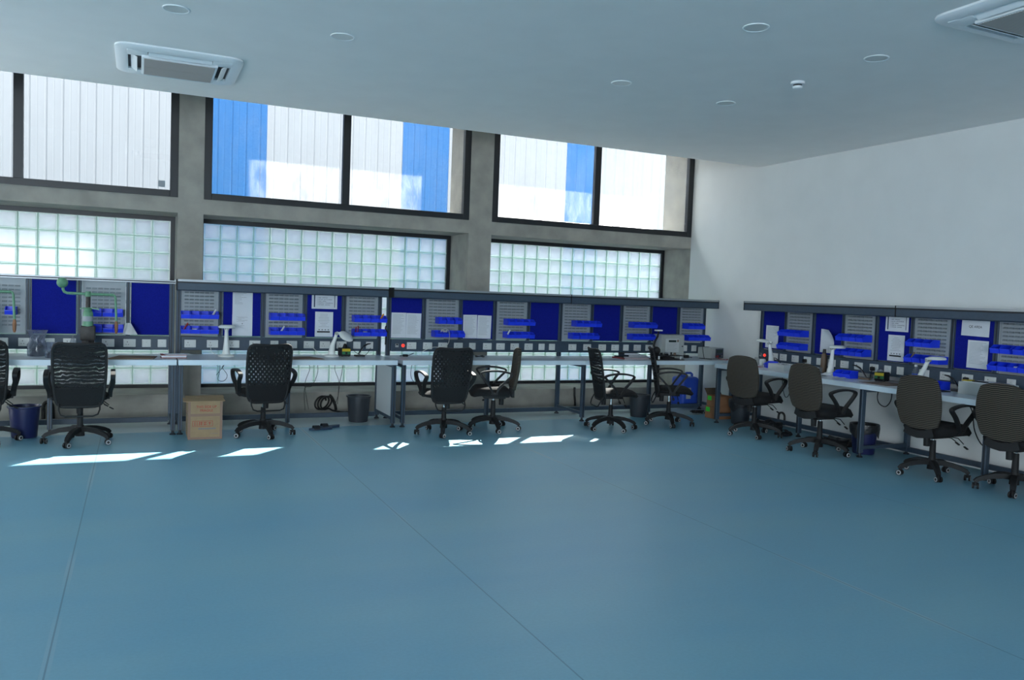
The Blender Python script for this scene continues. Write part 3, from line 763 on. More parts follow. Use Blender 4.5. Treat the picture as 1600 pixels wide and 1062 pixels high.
def place_bin(x, y, z, rz, label, sx=1.0):
    global bin0
    if bin0 is None:
        o = make_bin().build('parts_bin', 'bin', None); bin0 = o
    else:
        o = bin0.copy(); COL.objects.link(o)
    o.location = (x, y, z); o.rotation_euler = (0, 0, rz); o.scale = (sx, 1, 1)
    tag(o, label, 'bin', 'blue parts bins')
    return o
WHERE = {'A1': 'louvres behind the cut-off press', 'A2': 'louvres behind the whole green press', 'B1': 'louvres above the carton', 'B2': 'louvres over the facing black chair',
         'B3': 'louvres beside the gap with yellow pliers', 'C1': 'louvres with the hanging white cable', 'C2': 'louvres over the left-facing striped chair', 'C3': 'louvres between two bare blue boards',
         'C4': 'louvres left of the meter cabinet', 'C5': 'louvres at the white wall corner', 'R1': 'side-wall louvres nearest the corner', 'R2': 'side-wall louvres left of the red-titled poster',
         'R3': 'side-wall louvres right of the red-titled poster', 'R4': 'side-wall louvres right of the AREA sign'}
BP = .0945
# key: (centre of the row along the wall, number, pitch) for upper and lower
W_BINS = {'A1': ([-8.555], []), 'A2': ([-7.805, -7.705, -7.610], [-7.80, -7.70, -7.605]),
          'B1': ([-6.965 + .0945 * i for i in range(4)], [-6.965 + .0945 * i for i in range(4)]),
          'B2': ([-6.055 + .0945 * i for i in range(4)], [-6.055 + .0945 * i for i in range(4)]),
          'B3': ([-5.125 + .097 * i for i in range(4)], [-5.125 + .097 * i for i in range(4)]),
          'C1': ([-4.105, -4.005, -3.90], [-4.150 + .097 * i for i in range(4)]),
          'C2': ([-3.200 + .0955 * i for i in range(4)], [-3.205 + .0965 * i for i in range(4)]),
          'C3': ([-2.230 + .0955 * i for i in range(4)], [-2.275, -2.165, -2.068, -1.972]),
          'C4': ([-1.355 + .0945 * i for i in range(4)], [-1.370 + .0945 * i for i in range(4)]),
          'C5': ([-.470 + .0945 * i for i in range(3)], [-.460 + .0945 * i for i in range(4)])}
ZU, ZL = 1.142, .982
BINS = {}
for key, (up, lo) in W_BINS.items():
    for row, xs, z in (('upper', up, ZU), ('lower', lo, ZL)):
        for i, x in enumerate(xs):
            lab = '%s blue bin in the %s row of the %s' % (ORD[i], row, WHERE[key]) if len(xs) > 1 else 'single blue bin in the %s row of the %s' % (row, WHERE[key])
            BINS[(key, row, i)] = (x, YW - .0285, z)
            place_bin(x, YW - .0285, z, 0, lab)
R_BINS = {'R1': ([-2.200, -2.2945, -2.389, -2.4835], [-2.195, -2.2895, -2.384, -2.4785]),
          'R2': ([-3.125 - .0975 * i for i in range(4)], [-3.125 - .0975 * i for i in range(4)]),
          'R3': ([-4.06, -4.158, -4.256, ], [-4.05, -4.150, -4.255, -4.36]),
          'R4': ([-4.98, -5.080, -5.20], [-4.965, -5.063, -5.161, -5.259])}
for key, (up, lo) in R_BINS.items():
    for row, ys, z in (('upper', up, ZU), ('lower', lo, ZL)):
        for i, y in enumerate(ys):
            BINS[(key, row, i)] = (XR - .0285, y, z)
            place_bin(XR - .0285, y, z, -PI / 2, '%s blue bin in the %s row of the %s' % (ORD[i], row, WHERE[key]))
# things kept in the bins
def in_bin(key, dy=-.07):
    x, y, z = BINS[key]
    return (x + dy, y, z) if key[0][0] == 'R' else (x, y + dy, z)
def pliers(key, col, label, rz=0.3):
    x, y, z = in_bin(key)
    t = thing('pliers', label, 'pliers', (x, y, z + .008), rz)
    b = MB(); b.tube([(-.015, -.012, .030), (-.005, -.014, .06), (.022, -.012, .105)], .006); b.build('handle', col, t, smooth=40)
    b = MB(); b.tube([(-.010, .012, .030), (.004, .014, .058), (.030, .010, .092)], .006); b.build('handle', col, t, smooth=40)
    b = MB(); b.box(-.022, -.004, -.016, .016, .0, .034); b.build('jaws', 'iron', t)
pliers(('B1', 'lower', 0), 'cable_red', 'red handled pliers standing in a bin above the carton', 0.1)
pliers(('B3', 'lower', 0), 'cable_red', 'red handled cutters in a lower bin above the white magnifier lamp', 1.2)
def scrap(name, label, cat, key, colour, kind='lump', h=.03):
    x, y, z = in_bin(key)
    b = MB()
    if kind == 'lump':
        for i in range(7): b.box(-.010, .010, -.007, .007, 0, .012, mtx=T((random.uniform(-.020, .020), random.uniform(-.028, .028), .016 + h * .5 * random.random())) @ RZ(random.random() * 3) @ RX(random.random()))
    elif kind == 'roll': b.lathe([(.010, 0), (.030, 0), (.030, .045), (.010, .045), (.010, 0)], 20, mtx=T((0, 0, .006)))
    else: b.tube([(-.022, 0, .018), (-.005, .005, .05), (.014, .0, .085), (.020, -.005, .098)], .010)
    o = b.build(name, colour, smooth=40); o.location = (x, y, z)
    tag(o, label, cat)
    return o
scrap('tape_roll', 'white tape roll in the second lower bin above the carton', 'tape', ('B1', 'lower', 1), 'white_plastic', 'roll')
scrap('marker_pen', 'white pen leaning out of the fourth upper bin above the carton', 'pen', ('B1', 'upper', 3), 'white_plastic', 'stick')
scrap('plastic_tube', 'white tube leaning out of a lower bin over the facing chair', 'tube', ('B2', 'lower', 1), 'white_plastic', 'stick')
scrap('fuse_parts', 'small dark parts in the first lower bin over the facing chair', 'parts', ('B2', 'lower', 0), 'iron')
scrap('screwdriver', 'orange screwdriver sticking out of the last bin before the bright gap', 'screwdriver', ('B3', 'upper', 3), 'orange', 'stick')
scrap('cable_ties', 'pale cyan bits in the second upper bin before the bright gap', 'parts', ('B3', 'upper', 1), 'cyan_tape')
scrap('terminal_parts', 'tan parts in the first upper bin before the bright gap', 'parts', ('B3', 'upper', 0), 'tan')
scrap('solder_roll', 'grey roll in the second lower bin before the bright gap', 'solder', ('B3', 'lower', 1), 'grey_case', 'roll')
scrap('scrap_parts', 'orange brown parts in a lower bin beside the white cable', 'parts', ('C1', 'lower', 1), 'tan')
scrap('plastic_wrapper', 'white wrapper poking from the first lower bin over the striped chair', 'wrapper', ('C2', 'lower', 0), 'cloth', 'stick')
scrap('dark_parts', 'black parts in a lower bin between two bare blue boards', 'parts', ('C3', 'lower', 2), 'iron')
scrap('red_parts', 'maroon parts in an upper bin left of the meter cabinet', 'parts', ('C4', 'upper', 1), 'red_cover')
scrap('paper_scraps', 'white paper scraps in the second lower bin nearest the corner', 'paper', ('R1', 'lower', 1), 'paper')
scrap('pale_parts', 'white and yellow parts in the last lower bin left of the poster', 'parts', ('R2', 'lower', 3), 'yellow', h=.05)
scrap('bagged_parts', 'tan bagged parts standing in the lower bin above the water bottle', 'parts', ('R3', 'lower', 0), 'tan', 'stick')
scrap('maroon_parts', 'maroon parts lying in the second lower bin above the right lamp', 'parts', ('R3', 'lower', 1), 'red_cover')
scrap('black_parts', 'black parts in the first upper bin right of the poster', 'parts', ('R3', 'upper', 0), 'iron')
scrap('label_roll', 'white and green roll standing in a lower bin by the picture edge', 'tape', ('R4', 'lower', 2), 'paper', 'roll')
b = MB()
def rag(u, v):
    x = (u - .5) * (.05 + .09 * v); z = -.12 * v; y = -.010 - .012 * math.sin(u * 9 + v * 3) - .02 * (1 - v)
    return (x + .02 * v, y, z), (0, 1, 0)
b.grid_shell(rag, 14, 12, .003)
tag(b.build('white_rag', 'cloth', smooth=60, loc=(-7.515, YW - .185, 1.085)), 'crumpled white rag hanging off a blue bin behind the green press', 'rag')

# ================================================================== PAPERS ON THE BOARDS
def paper(loc, rz, w, h, label, kind='doc', tilt=0.0, curl=0.0):
    t = thing('paper_notice', label, 'notice', loc, rz)
    b = MB()
    def fn(u, v):
        y = 0.0
        if curl: y = -curl * max(0, (v - .35)) ** 2 * max(0, u - .2) * 3
        return ((u - .5) * w, y, (v - .5) * h), (0, 1, 0)
    b.grid_shell(fn, 8, 8, .0012)
    s = b.build('sheet', 'paper', t); s.rotation_euler = (0, tilt, 0)
    Y = -.0016
    if kind == 'doc':
        b = MB(); rows = 9
        for r in range(rows):
            z = h * (.40 - .062 * r); ww = random.choice((.30, .22, .34, .14)) * w
            b.box(-ww, ww * .9, Y - .0004, Y, z - .0012, z + .0012)
        for i in range(4): b.box(-.30 * w + i * .17 * w, -.22 * w + i * .17 * w, Y - .0004, Y, -.24 * h, -.20 * h)
        b.build('printed_lines', 'print', s)
        b = MB(); b.box(-.38 * w, .34 * w, Y - .0004, Y, -.335 * h, -.275 * h)
        b.build('printed_bar', 'print_dark', s)
    elif kind in ('faint', 'list'):
        b = MB()
        for r in range(16 if kind == 'faint' else 11):
            z = h * (.42 - .050 * r); ww = random.uniform(.26, .40) * w if kind == 'faint' else random.uniform(.12, .3) * w
            b.box(-.40 * w, -.40 * w + 2 * ww, Y - .0004, Y, z - .0010, z + .0010)
        b.build('printed_lines', 'print', s)
    elif kind == 'dot':
        b = MB()
        for r in range(5): b.box(-.3 * w + .02 * (r % 2), .25 * w - .03 * (r % 3), Y - .0004, Y, h * (.38 - .05 * r) - .001, h * (.38 - .05 * r) + .001)
        b.box(-.02, .02, Y - .0004, Y, -.02 * h - .001, -.02 * h + .001)
        b.box(-.004, .004, Y - .0004, Y, .05 * h, .05 * h + .010, mi=1); b.build('printed_lines', ['print', 'print_dark'], s)
    elif kind == 'five':
        F = lambda x, z: T((x, Y, z)) @ RX(PI / 2)
        text_part('title_lettering', 'THE 5S PRINCIPLES', .024, 'print_red', s, F(.015, .060), .0002)
        for r, ln in enumerate(('1. SEIRI - SORTING', '2. SEITON - SET IN ORDER', '3. SEISO - SHINE', '4. SEIKETSU - STANDARDISE', '5. SHITSUKE - SUSTAIN')):
            text_part('list_lettering', ln, .0145, 'print_navy', s, F(-.085, .020 - .020 * r), .0002, 'LEFT')
        b = MB(); b.box(-.121, -.108, Y - .0004, Y, -.088, .10); b.build('border_bar', 'print_navy', s)
        b = MB(); b.box(.112, .119, Y - .0004, Y, -.088, .10); b.build('border_bar', 'print_navy', s)
    elif kind == 'area':
        text_part('sign_lettering', 'QE AREA', .034, 'print_dark', s, T((0, Y, -.01)) @ RX(PI / 2), .0002)
    return t
YP = YW - .0152
def zmid(a, c): return (a + c) / 2
paper((-4.603, YP, 1.110), 0, .180, .298, 'left page of the faint printed pair on the board above the red light', 'faint')
paper((-4.418, YP, 1.108), 0, .186, .296, 'right page of the faint printed pair on the board above the red light', 'faint', .01)
paper((-3.690, YP, 1.110), 0, .184, .290, 'left page of the pair pinned right of the hanging white cable', 'faint', -.012)
paper((-3.500, YP, 1.108), 0, .184, .288, 'right page of the pair pinned right of the hanging white cable', 'faint', .014)
paper((-6.380, YP, 1.333), 0, .210, .280, 'upper white sheet with a narrow list, behind the white magnifier lamp', 'list')
paper((-6.380, YP - .002, 1.075), 0, .212, .236, 'lower white sheet with a small emblem, behind the white magnifier lamp', 'dot')
paper((-5.485, YP, 1.385), 0, .290, .212, 'red-titled five point poster above the window bench', 'five')
paper((-5.486, YP, 1.103), 0, .204, .284, 'printed form with a black bar below the poster on the window bench', 'doc')
XP = XR - .0152
paper((XP, -1.888, 1.112), -PI / 2, .224, .283, 'white form pinned to the side-wall board nearest the corner', 'faint', .01)
paper((XP, -2.812, 1.115), -PI / 2, .210, .275, 'white form with a curled corner, behind the brown bottle', 'dot', .02, .10)
paper((XP, -3.765, 1.385), -PI / 2, .290, .212, 'red-titled five point poster on the side wall bench', 'five')
paper((XP, -3.769, 1.103), -PI / 2, .207, .276, 'printed form with a black bar below the poster on the side wall', 'doc')
paper((XP, -4.665, 1.382), -PI / 2, .290, .200, 'crumpled white sheet reading QE AREA', 'area', .02)
paper((XP, -4.703, 1.108), -PI / 2, .214, .268, 'plain pale form pinned below the QE AREA sheet', 'faint', .01)

# ================================================================== CHAIRS
def rrect(w, h, n=3.6):
    def f(u, v):     # superellipse mapping of the square
        a, c = 2 * u - 1, 2 * v - 1
        k = .55 if n < 8 else .30
        x = a * math.sqrt(max(0, 1 - .5 * abs(c) ** n * k)); z = c * math.sqrt(max(0, 1 - .5 * abs(a) ** n * k))
        return x * w / 2, z * h / 2
    return f
def chair_base(t, spin):
    for k in range(1): pass
    b = MB()
    b.cyl((0, 0, .065), (0, 0, .165), .040, .033, 20)
    for k in range(5):
        q = RZ(spin + k * 2 * PI / 5)
        pts = [(.02, 0, .128), (.09, 0, .132), (.17, 0, .122), (.235, 0, .104), (.280, 0, .084), (.302, 0, .062)]
        b.sweep(pts, [(-.026, -.020), (.026, -.020), (.021, .018), (-.021, .018)], mtx=q, scales=[1.15, 1.1, 1.0, .92, .85, .75])
    b.build('star_base', 'black_plastic', t, smooth=35)
    for k in range(5):
        q = RZ(spin + k * 2 * PI / 5) @ T((.293, 0, 0)) @ RZ(spin * 3 + k * 1.3)
        b = MB(); b.box(-.010, .010, -.009, .009, .026, .072, mtx=q, bevel=.003, seg=1)
        for s in (-1, 1):
            b.cyl((0, s * .010, .0265), (0, s * .026, .0265), .0262, n=18, mtx=q)
            b.cyl((0, s * .0255, .0265), (0, s * .0275, .0265), .0215, .0205, 18, mi=1, mtx=q)
            b.cyl((0, s * .0270, .0265), (0, s * .0285, .0265), .0125, .0115, 14, mi=0, mtx=q)
        b.build('caster', ['black_plastic', 'wheel_grey'], t, smooth=35)
def arm_rest(t, s, seat_z, w=.245):
    b = MB(); x = s * w; x2 = s * (w + .025)
    path = [(x, .035, seat_z - .05), (x + s * .005, .07, seat_z + .015), (x2, .135, seat_z + .105), (x2, .172, seat_z + .155), (x2, .150, seat_z + .178), (x2, .05, seat_z + .194), (x2, -.06, seat_z + .190), (x2, -.150, seat_z + .170), (x2, -.165, seat_z + .148), (x2, -.11, seat_z + .09), (x + s * .005, -.035, seat_z + .015), (x, -.005, seat_z - .05)]
    pts = []
    P = [Vector(p) for p in path]
    for i in range(len(P) - 1):
        p0, p1, p2, p3 = P[max(i - 1, 0)], P[i], P[i + 1], P[min(i + 2, len(P) - 1)]
        for k in range(4):
            u = k / 4
            pts.append(.5 * ((2 * p1) + (p2 - p0) * u + (2 * p0 - 5 * p1 + 4 * p2 - p3) * u * u + (3 * p1 - p0 - 3 * p2 + p3) * u ** 3))
    pts.append(P[-1])
    b.sweep(pts, [(-.010, -.020), (.010, -.020), (.010, .020), (-.010, .020)], up=(1, 0, 0))
    b.box(min(x, x - s * .06), max(x, x - s * .06), -.02, .05, seat_z - .070, seat_z - .050)
    b.build('armrest', 'black_plastic', t, smooth=40)
def seat_cushion(t, w, d, z, th, y0=.02):
    b = MB(); f = rrect(w, d)
    t_ = bmesh.new(); n = 12; top = []; bot = []
    for i in range(n + 1):
        a_ = []; c_ = []
        for j in range(n + 1):
            u, v = i / n, j / n
            x, y = f(u, v)
            e = max(abs(2 * u - 1), abs(2 * v - 1)); drop = th * .55 * e ** 6
            front = .03 * max(0, v - .75) ** 2 * 16
            a_.append(t_.verts.new((x, y + y0, z - drop - front))); c_.append(t_.verts.new((x * .94, y * .94 + y0, z - th - front * .5)))
        top.append(a_); bot.append(c_)
    for i in range(n):
        for j in range(n):
            t_.faces.new((top[i][j], top[i + 1][j], top[i + 1][j + 1], top[i][j + 1])); t_.faces.new((bot[i][j], bot[i][j + 1], bot[i + 1][j + 1], bot[i + 1][j]))
        t_.faces.new((top[i][0], bot[i][0], bot[i + 1][0], top[i + 1][0])); t_.faces.new((top[i][n], top[i + 1][n], bot[i + 1][n], bot[i][n]))
        t_.faces.new((top[0][i], top[0][i + 1], bot[0][i + 1], bot[0][i])); t_.faces.new((top[n][i], bot[n][i], bot[n][i + 1], top[n][i + 1]))
    bmesh.ops.recalc_face_normals(t_, faces=t_.faces)
    b.merge(t_); b.build('seat', 'black_fabric', t, smooth=70)
def mechanism(t, z):
    b = MB(); b.box(-.085, .085, -.13, .12, z - .045, z, bevel=.008); b.cyl((0, -.09, z - .12), (0, -.09, z - .03), .027, .030, 16); b.build('tilt_mechanism', 'black_plastic', t, smooth=40)
    for (yy, ln, dz) in ((.02, .16, -.04), (.075, .21, -.075)):
        b = MB(); b.tube([(.07, yy, z - .025), (.07 + ln * .55, yy + .005, z - .028), (.07 + ln * .8, yy + .01, z - .028 + dz * .6)], .0045)
        b.box(-.022, .022, -.012, .012, -.005, .005, mtx=T((.07 + ln * .9, yy + .012, z - .028 + dz)) @ RY(.5), bevel=.003, seg=1)
        b.build('lever', 'black_plastic', t, smooth=40)
def mesh_chair(label, loc, face, spin, meshmat='mesh_wave', seat_z=.475, dz=0.0):
    """tall mesh-back swivel chair; local +y is the way it faces"""
    t = thing('office_chair', label, 'office chair', loc, face - PI / 2, 'swivel office chairs')
    chair_base(t, spin)
    b = MB(); b.cyl((0, 0, .15), (0, 0, .285), .027, .024, 18); b.build('column_sleeve', 'black_plastic', t, smooth=40)
    b = MB(); b.cyl((0, 0, .28), (0, 0, seat_z - .10), .013, n=14); b.build('gas_lift', 'chrome', t, smooth=40)
    mechanism(t, seat_z - .068)
    seat_cushion(t, .48, .45, seat_z, .07, .060)
    f = rrect(1, 1, 12)
    Z0, Z1 = .355, .945
    def shape(u, v):
        x, z = f(u, v); zz = Z0 + (z + .5) * (Z1 - Z0)
        k = (zz - Z0) / (Z1 - Z0)
        w = .375 + .030 * math.sin(k * PI * .9) + .040 * k
        y = -.162 - .020 * math.sin(k * PI) - .105 * k ** 2 + .03 * (abs(x) * 2) ** 2
        sag = -.016 * (1 - (abs(2 * x)) ** 2) * max(0, k - .9) * 10
        return Vector((x * w, y, zz + sag))
    def fn(u, v):
        e = .01
        du = shape(min(1, u + e), v) - shape(max(0, u - e), v); dv = shape(u, min(1, v + e)) - shape(u, max(0, v - e))
        return shape(u, v), dv.cross(du).normalized()
    b = MB(); b.grid_shell(fn, 14, 18, .012, 0, lambda u, v: 1 if v < .30 else 0); b.build('backrest', [meshmat, 'black_fabric'], t, smooth=60)
    ring = [shape(i / 14, 0) for i in range(15)] + [shape(1, j / 16) for j in range(1, 17)] + [shape(1 - i / 14, 1) for i in range(1, 15)] + [shape(0, 1 - j / 16) for j in range(1, 16)]
    b = MB(); b.tube(ring, .0135, 8, closed=True); b.build('back_frame', 'black_plastic', t, smooth=60)
    b = MB(); b.tube([(-.165, -.155, .39), (-.165, -.185, .33), (-.150, -.200, .290), (-.11, -.206, .275), (.11, -.206, .275), (.150, -.200, .290), (.165, -.185, .33), (.165, -.155, .39)], .0075); b.build('back_wire_loop', 'black_plastic', t, smooth=60)
    b = MB(); b.sweep([(0, -.09, seat_z - .10), (0, -.125, seat_z - .105), (0, -.145, seat_z - .08), (0, -.150, seat_z - .03)], [(-.035, -.008), (.035, -.008), (.035, .008), (-.035, .008)], up=(0, .3, 1)); b.build('back_bracket', 'black_plastic', t, smooth=40)
    for s in (-1, 1): arm_rest(t, s, seat_z)
    return t
def striped_chair(label, loc, face, spin, seat_z=.50):
    t = thing('office_chair', label, 'office chair', loc, face - PI / 2, 'swivel office chairs')
    chair_base(t, spin)
    b = MB(); b.cyl((0, 0, .15), (0, 0, .33), .029, .025, 18); b.build('column_sleeve', 'black_plastic', t, smooth=40)
    b = MB(); b.cyl((0, 0, .32), (0, 0, seat_z - .125), .013, n=14); b.build('gas_lift', 'chrome', t, smooth=40)
    mechanism(t, seat_z - .098)
    seat_cushion(t, .48, .46, seat_z, .10, .045)
    f = rrect(1, 1, 2.6)
    Z0, Z1 = .445, .930
    def shape(u, v):
        x, z = f(u, v); k = z + .5
        w = .415 + .03 * math.sin(k * PI)
        y = -.215 - .03 * math.sin(k * PI) - .055 * k ** 2 + .10 * x * x
        return Vector((x * w, y, Z0 + k * (Z1 - Z0)))
    def fn(u, v):
        e = .01
        du = shape(min(1, u + e), v) - shape(max(0, u - e), v); dv = shape(u, min(1, v + e)) - shape(u, max(0, v - e))
        return shape(u, v), dv.cross(du).normalized()
    b = MB(); b.grid_shell(fn, 16, 16, .040, 0); o = b.build('backrest', ['stripe'], t, smooth=70)
    bv = o.modifiers.new('soft_edge', 'BEVEL'); bv.width = .016; bv.segments = 3; bv.limit_method = 'ANGLE'; bv.angle_limit = math.radians(50)
    b = MB(); b.sweep([(0, -.08, seat_z - .125), (0, -.165, seat_z - .122), (0, -.186, seat_z - .09), (0, -.192, seat_z - .02)], [(-.055, -.010), (.055, -.010), (.055, .010), (-.055, .010)], up=(0, .3, 1)); b.build('back_bracket', 'black_plastic', t, smooth=40)
    b = MB(); b.sweep([(-.14, -.205, .43), (-.07, -.215, .405), (0, -.22, .397), (.07, -.215, .405), (.14, -.205, .43)], [(-.012, -.035), (.012, -.035), (.012, .035), (-.012, .035)]); b.build('back_cover', 'black_plastic', t, smooth=40)
    for s in (-1, 1): arm_rest(t, s, seat_z - .01, .25)
    return t
d2r = math.radians
mesh_chair('black mesh chair half cut off by the left picture edge', (-8.70, -1.34, 0), d2r(92), .2)
mesh_chair('black wavy mesh chair seen from behind at the green screw press', (-7.90, -1.50, 0), d2r(91), .62)
mesh_chair('black dotted mesh chair seen from behind, right of the carton', (-6.255, -1.43, 0), d2r(97), .95, 'mesh_dots')
mesh_chair('black dotted mesh chair seen from behind, touching bases with a striped chair', (-4.42, -1.745, 0), d2r(91), .55, 'mesh_dots')
striped_chair('striped chair facing left at the back bench', (-3.785, -1.60, 0), d2r(163), .75)
mesh_chair('black high-backed chair in profile facing right, at the stack of folders', (-2.40, -1.85, 0), d2r(-13), .25)
mesh_chair('black high-backed chair in profile before the blue jerrycan', (-1.48, -1.70, 0), d2r(-30), .1)
striped_chair('brown striped chair nearest the room corner at the side wall', (-.935, -2.615, 0), d2r(10), .55)
striped_chair('brown striped chair beside the tall brown bottle at the side wall', (-.985, -3.665, 0), d2r(1), .35)
striped_chair('brown striped chair in front of the side bench water bottle', (-.79, -4.84, 0), d2r(3), .5)
striped_chair('brown striped chair cut off by the right picture edge', (-.64, -5.52, 0), d2r(3), .2)

# ================================================================== ON THE FLOOR
def dustbin(loc, mats, label, h=.30, r=.135, liner=False):
    t = thing('waste_bin', label, 'waste bin', loc, 0, 'round waste bins')
    b = MB(); b.lathe([(0, 0), (r * .76, 0), (r * .80, .012), (r * .97, h - .02), (r * 1.06, h - .015), (r * 1.07, h), (r * .97, h), (r * .93, h - .02), (r * .76, .014), (0, .012)], 28); b.build('body', mats, t, smooth=35)
    if liner:
        b = MB(); n = 28
        prof = [(r * .70, .10), (r * .90, h + .002), (r * 1.09, h + .010), (r * 1.12, h - .03), (r * 1.05, h - .10)]
        b.lathe(prof, n)
        for v in b.bm.verts:
            a_ = math.atan2(v.co.y, v.co.x)
            if v.co.z < h - .06 and v.co.length > r * .95: v.co.z += .030 * math.sin(a_ * 3 + 1) + .012 * math.sin(a_ * 7)
        b.build('bin_liner', 'bin_bag', t, smooth=60)
    return t
dustbin((-8.39, -1.09, 0), 'navy_plastic', 'round navy waste bin on the floor at the far left')
dustbin((-5.10, -.74, 0), 'dark_plastic', 'round dark grey waste bin behind the slippers under the window bench')
dustbin((-1.46, -1.02, 0), 'dark_plastic', 'round dark waste bin between the two profile chairs', h=.29)
dustbin((-.475, -1.83, 0), 'dark_plastic', 'lined waste bin behind the first side-wall chair', liner=True)
dustbin((-.50, -3.80, 0), 'navy_plastic', 'navy waste bin with black liner beside the joint bench leg', liner=True)

# big open carton
t = thing('cardboard_box', 'open brown carton with red THIS SIDE UP print on the floor by the bench leg', 'box', (-6.972, -1.565, 0), 0)
b = MB(); W_, D_, H_ = .312, .40, .375; th = .005
b.box(0, W_, 0, th, 0, H_); b.box(0, W_, D_ - th, D_, 0, H_); b.box(0, th, th, D_ - th, 0, H_); b.box(W_ - th, W_, th, D_ - th, 0, H_); b.box(th, W_ - th, th, D_ - th, 0, th)
b.build('carton_body', 'carton', t)
b = MB()
for x0, x1 in ((-.0015, .022), (W_ - .022, W_ + .0015)): b.box(x0, x1, -.0015, 0, 0, H_)
b.box(.022, W_ - .022, -.0015, 0, .225, .252); b.box(.022, W_ - .022, -.0015, 0, 0, .022)
b.box(-.0015, 0, 0, D_, .225, .252)
b.build('tape_strip', 'carton_tape', t)
b = MB(); b.box(-.045, W_ + .020, -.050, .175, 0, .005, mtx=T((0, 0, H_ + .002)) @ RX(.03)); b.build('front_flap', 'carton', t)
b = MB(); b.box(-.020, W_ + .03, .178, .31, 0, .005, mtx=T((0, 0, H_ + .003)) @ RX(.03)); b.build('rear_flap', 'carton', t)

F = lambda x, z: T((x, -.0022, z)) @ RX(PI / 2)
text_part('red_lettering', 'THIS SIDE UP', .032, 'carton_red', t, F(W_ * .53, .318)); text_part('red_lettering', 'FRAGILE', .032, 'carton_red', t, F(W_ * .53, .282))
b = MB()
for q in ((.04, .225, .178, .181), (.04, .225, .128, .131), (.04, .043, .131, .178), (.222, .225, .131, .178)): b.box(q[0], q[1], -.0008, 0, q[2], q[3])
for i in range(3):
    x = .060 + i * .020; b.box(x, x + .004, -.0008, 0, .136, .174)
for x0, x1, z0, z1 in ((.105, .135, .165, .169), (.118, .122, .138, .172), (.105, .135, .150, .154), (.142, .170, .164, .168), (.150, .154, .136, .170), (.142, .172, .146, .150), (.182, .212, .160, .164), (.194, .198, .140, .170)): b.box(x0, x1, -.0008, 0, z0, z1)
b.build('red_stamp', 'carton_red', t)
b = MB()
for i in range(9): b.box(.095 + i * .018, .108 + i * .018, -.0008, 0, .098, .112)
b.box(.205, .275, -.0008, 0, .055, .057); b.build('grey_print', 'print', t)

def small_carton(loc, rz, w, d, h, label, open_top):
    t = thing('cardboard_box', label, 'box', loc, rz)
    b = MB()
    if open_top:
        b.box(0, w, 0, .004, 0, h); b.box(0, w, d - .004, d, 0, h); b.box(0, .004, .004, d - .004, 0, h); b.box(w - .004, w, .004, d - .004, 0, h); b.box(.004, w - .004, .004, d - .004, 0, .004)
        b.build('carton_body', 'carton_dark', t)
        b = MB(); b.box(0, w, 0, d * .45, 0, .004, mtx=T((0, d, h)) @ RX(.9)); b.build('carton_flap', 'carton_in', t)
        b = MB(); b.box(.006, w - .006, .006, d - .006, h * .6, h * .62); b.build('carton_contents', 'carton_in', t)
    else:
        b.box(0, w, 0, d, 0, h, bevel=.003, seg=1); b.build('carton_body', 'carton_dark', t)
    b = MB(); b.box(-.0012, 0, d * .58, d * .92, h * .55, h * .92); b.build('green_label', 'green_sticker', t)
    return t
small_carton((-.565, -1.475, 0), 0, .255, .235, .155, 'lower brown carton with green sticker in the corner', False)
small_carton((-.550, -1.475, .156), 0, .235, .225, .145, 'upper open brown carton with green sticker, on top of the other', True)

# blue jerrycan
t = thing('jerrycan', 'big blue plastic jerrycan under the bench in the corner', 'jerrycan', (-.20, -.29, 0), .06)
b = MB(); w, d, h = .31, .27, .44
b.box(-w / 2, w / 2, -d / 2, d / 2, 0, h, bevel=.045, seg=4); b.build('can_body', 'jerry', t, smooth=40)
b = MB(); b.sweep([(-.02, 0, h - .01), (-.02, 0, h + .035), (.02, 0, h + .05), (.09, 0, h + .05), (.12, 0, h + .03), (.12, 0, h - .01)], [(-.014, -.012), (.014, -.012), (.014, .012), (-.014, .012)], up=(0, 1, 0)); b.build('can_handle', 'jerry', t, smooth=40)
b = MB(); b.cyl((-.095, 0, h - .006), (-.095, 0, h + .032), .032, n=18); b.build('screw_cap', 'jerry', t, smooth=40)
b = MB(); b.box(-.085, .0, -d / 2 - .002, -d / 2 + .002, .13, .29, bevel=.001, seg=1); b.build('front_label', 'grey_case', t)

def slipper(loc, rz, col, label, group):
    t = thing('slipper', label, 'slipper', loc, rz, group)
    b = MB(); n = 20; outline = []
    for i in range(n):
        a_ = 2 * PI * i / n; L_ = .125; wd = .042 + .008 * math.cos(a_)
        outline.append((L_ * math.cos(a_), wd * math.sin(a_)))
    t_ = bmesh.new(); lo = [t_.verts.new((x, y, 0)) for x, y in outline]; hi = [t_.verts.new((x, y, .018 + .012 * max(0, -x / .125))) for x, y in outline]
    for i in range(n): t_.faces.new((lo[i], lo[(i + 1) % n], hi[(i + 1) % n], hi[i]))
    t_.faces.new(lo[::-1]); t_.faces.new(hi); b.merge(t_); b.build('sole', col, t, smooth=40)
    b = MB(); b.sweep([(.045, -.050, .010), (.045, -.046, .026), (.045, -.028, .042), (.045, 0, .047), (.045, .028, .042), (.045, .046, .026), (.045, .050, .010)], [(-.030, -.003), (.034, -.003), (.034, .003), (-.030, .003)], up=(0, 0, 1)); b.build('strap', 'slipper_dark', t, smooth=40)
    return t
slipper((-5.63, -1.235, 0), PI + .05, 'slipper', 'navy slipper on the left of the pair under the window bench', 'navy slippers')
slipper((-5.52, -1.115, 0), PI + .10, 'slipper', 'navy slipper on the right of the pair under the window bench', 'navy slippers')
slipper((-.56, -2.72, 0), .25, 'slipper_dark', 'black slipper nearer the bench leg, under the side bench', 'black slippers')
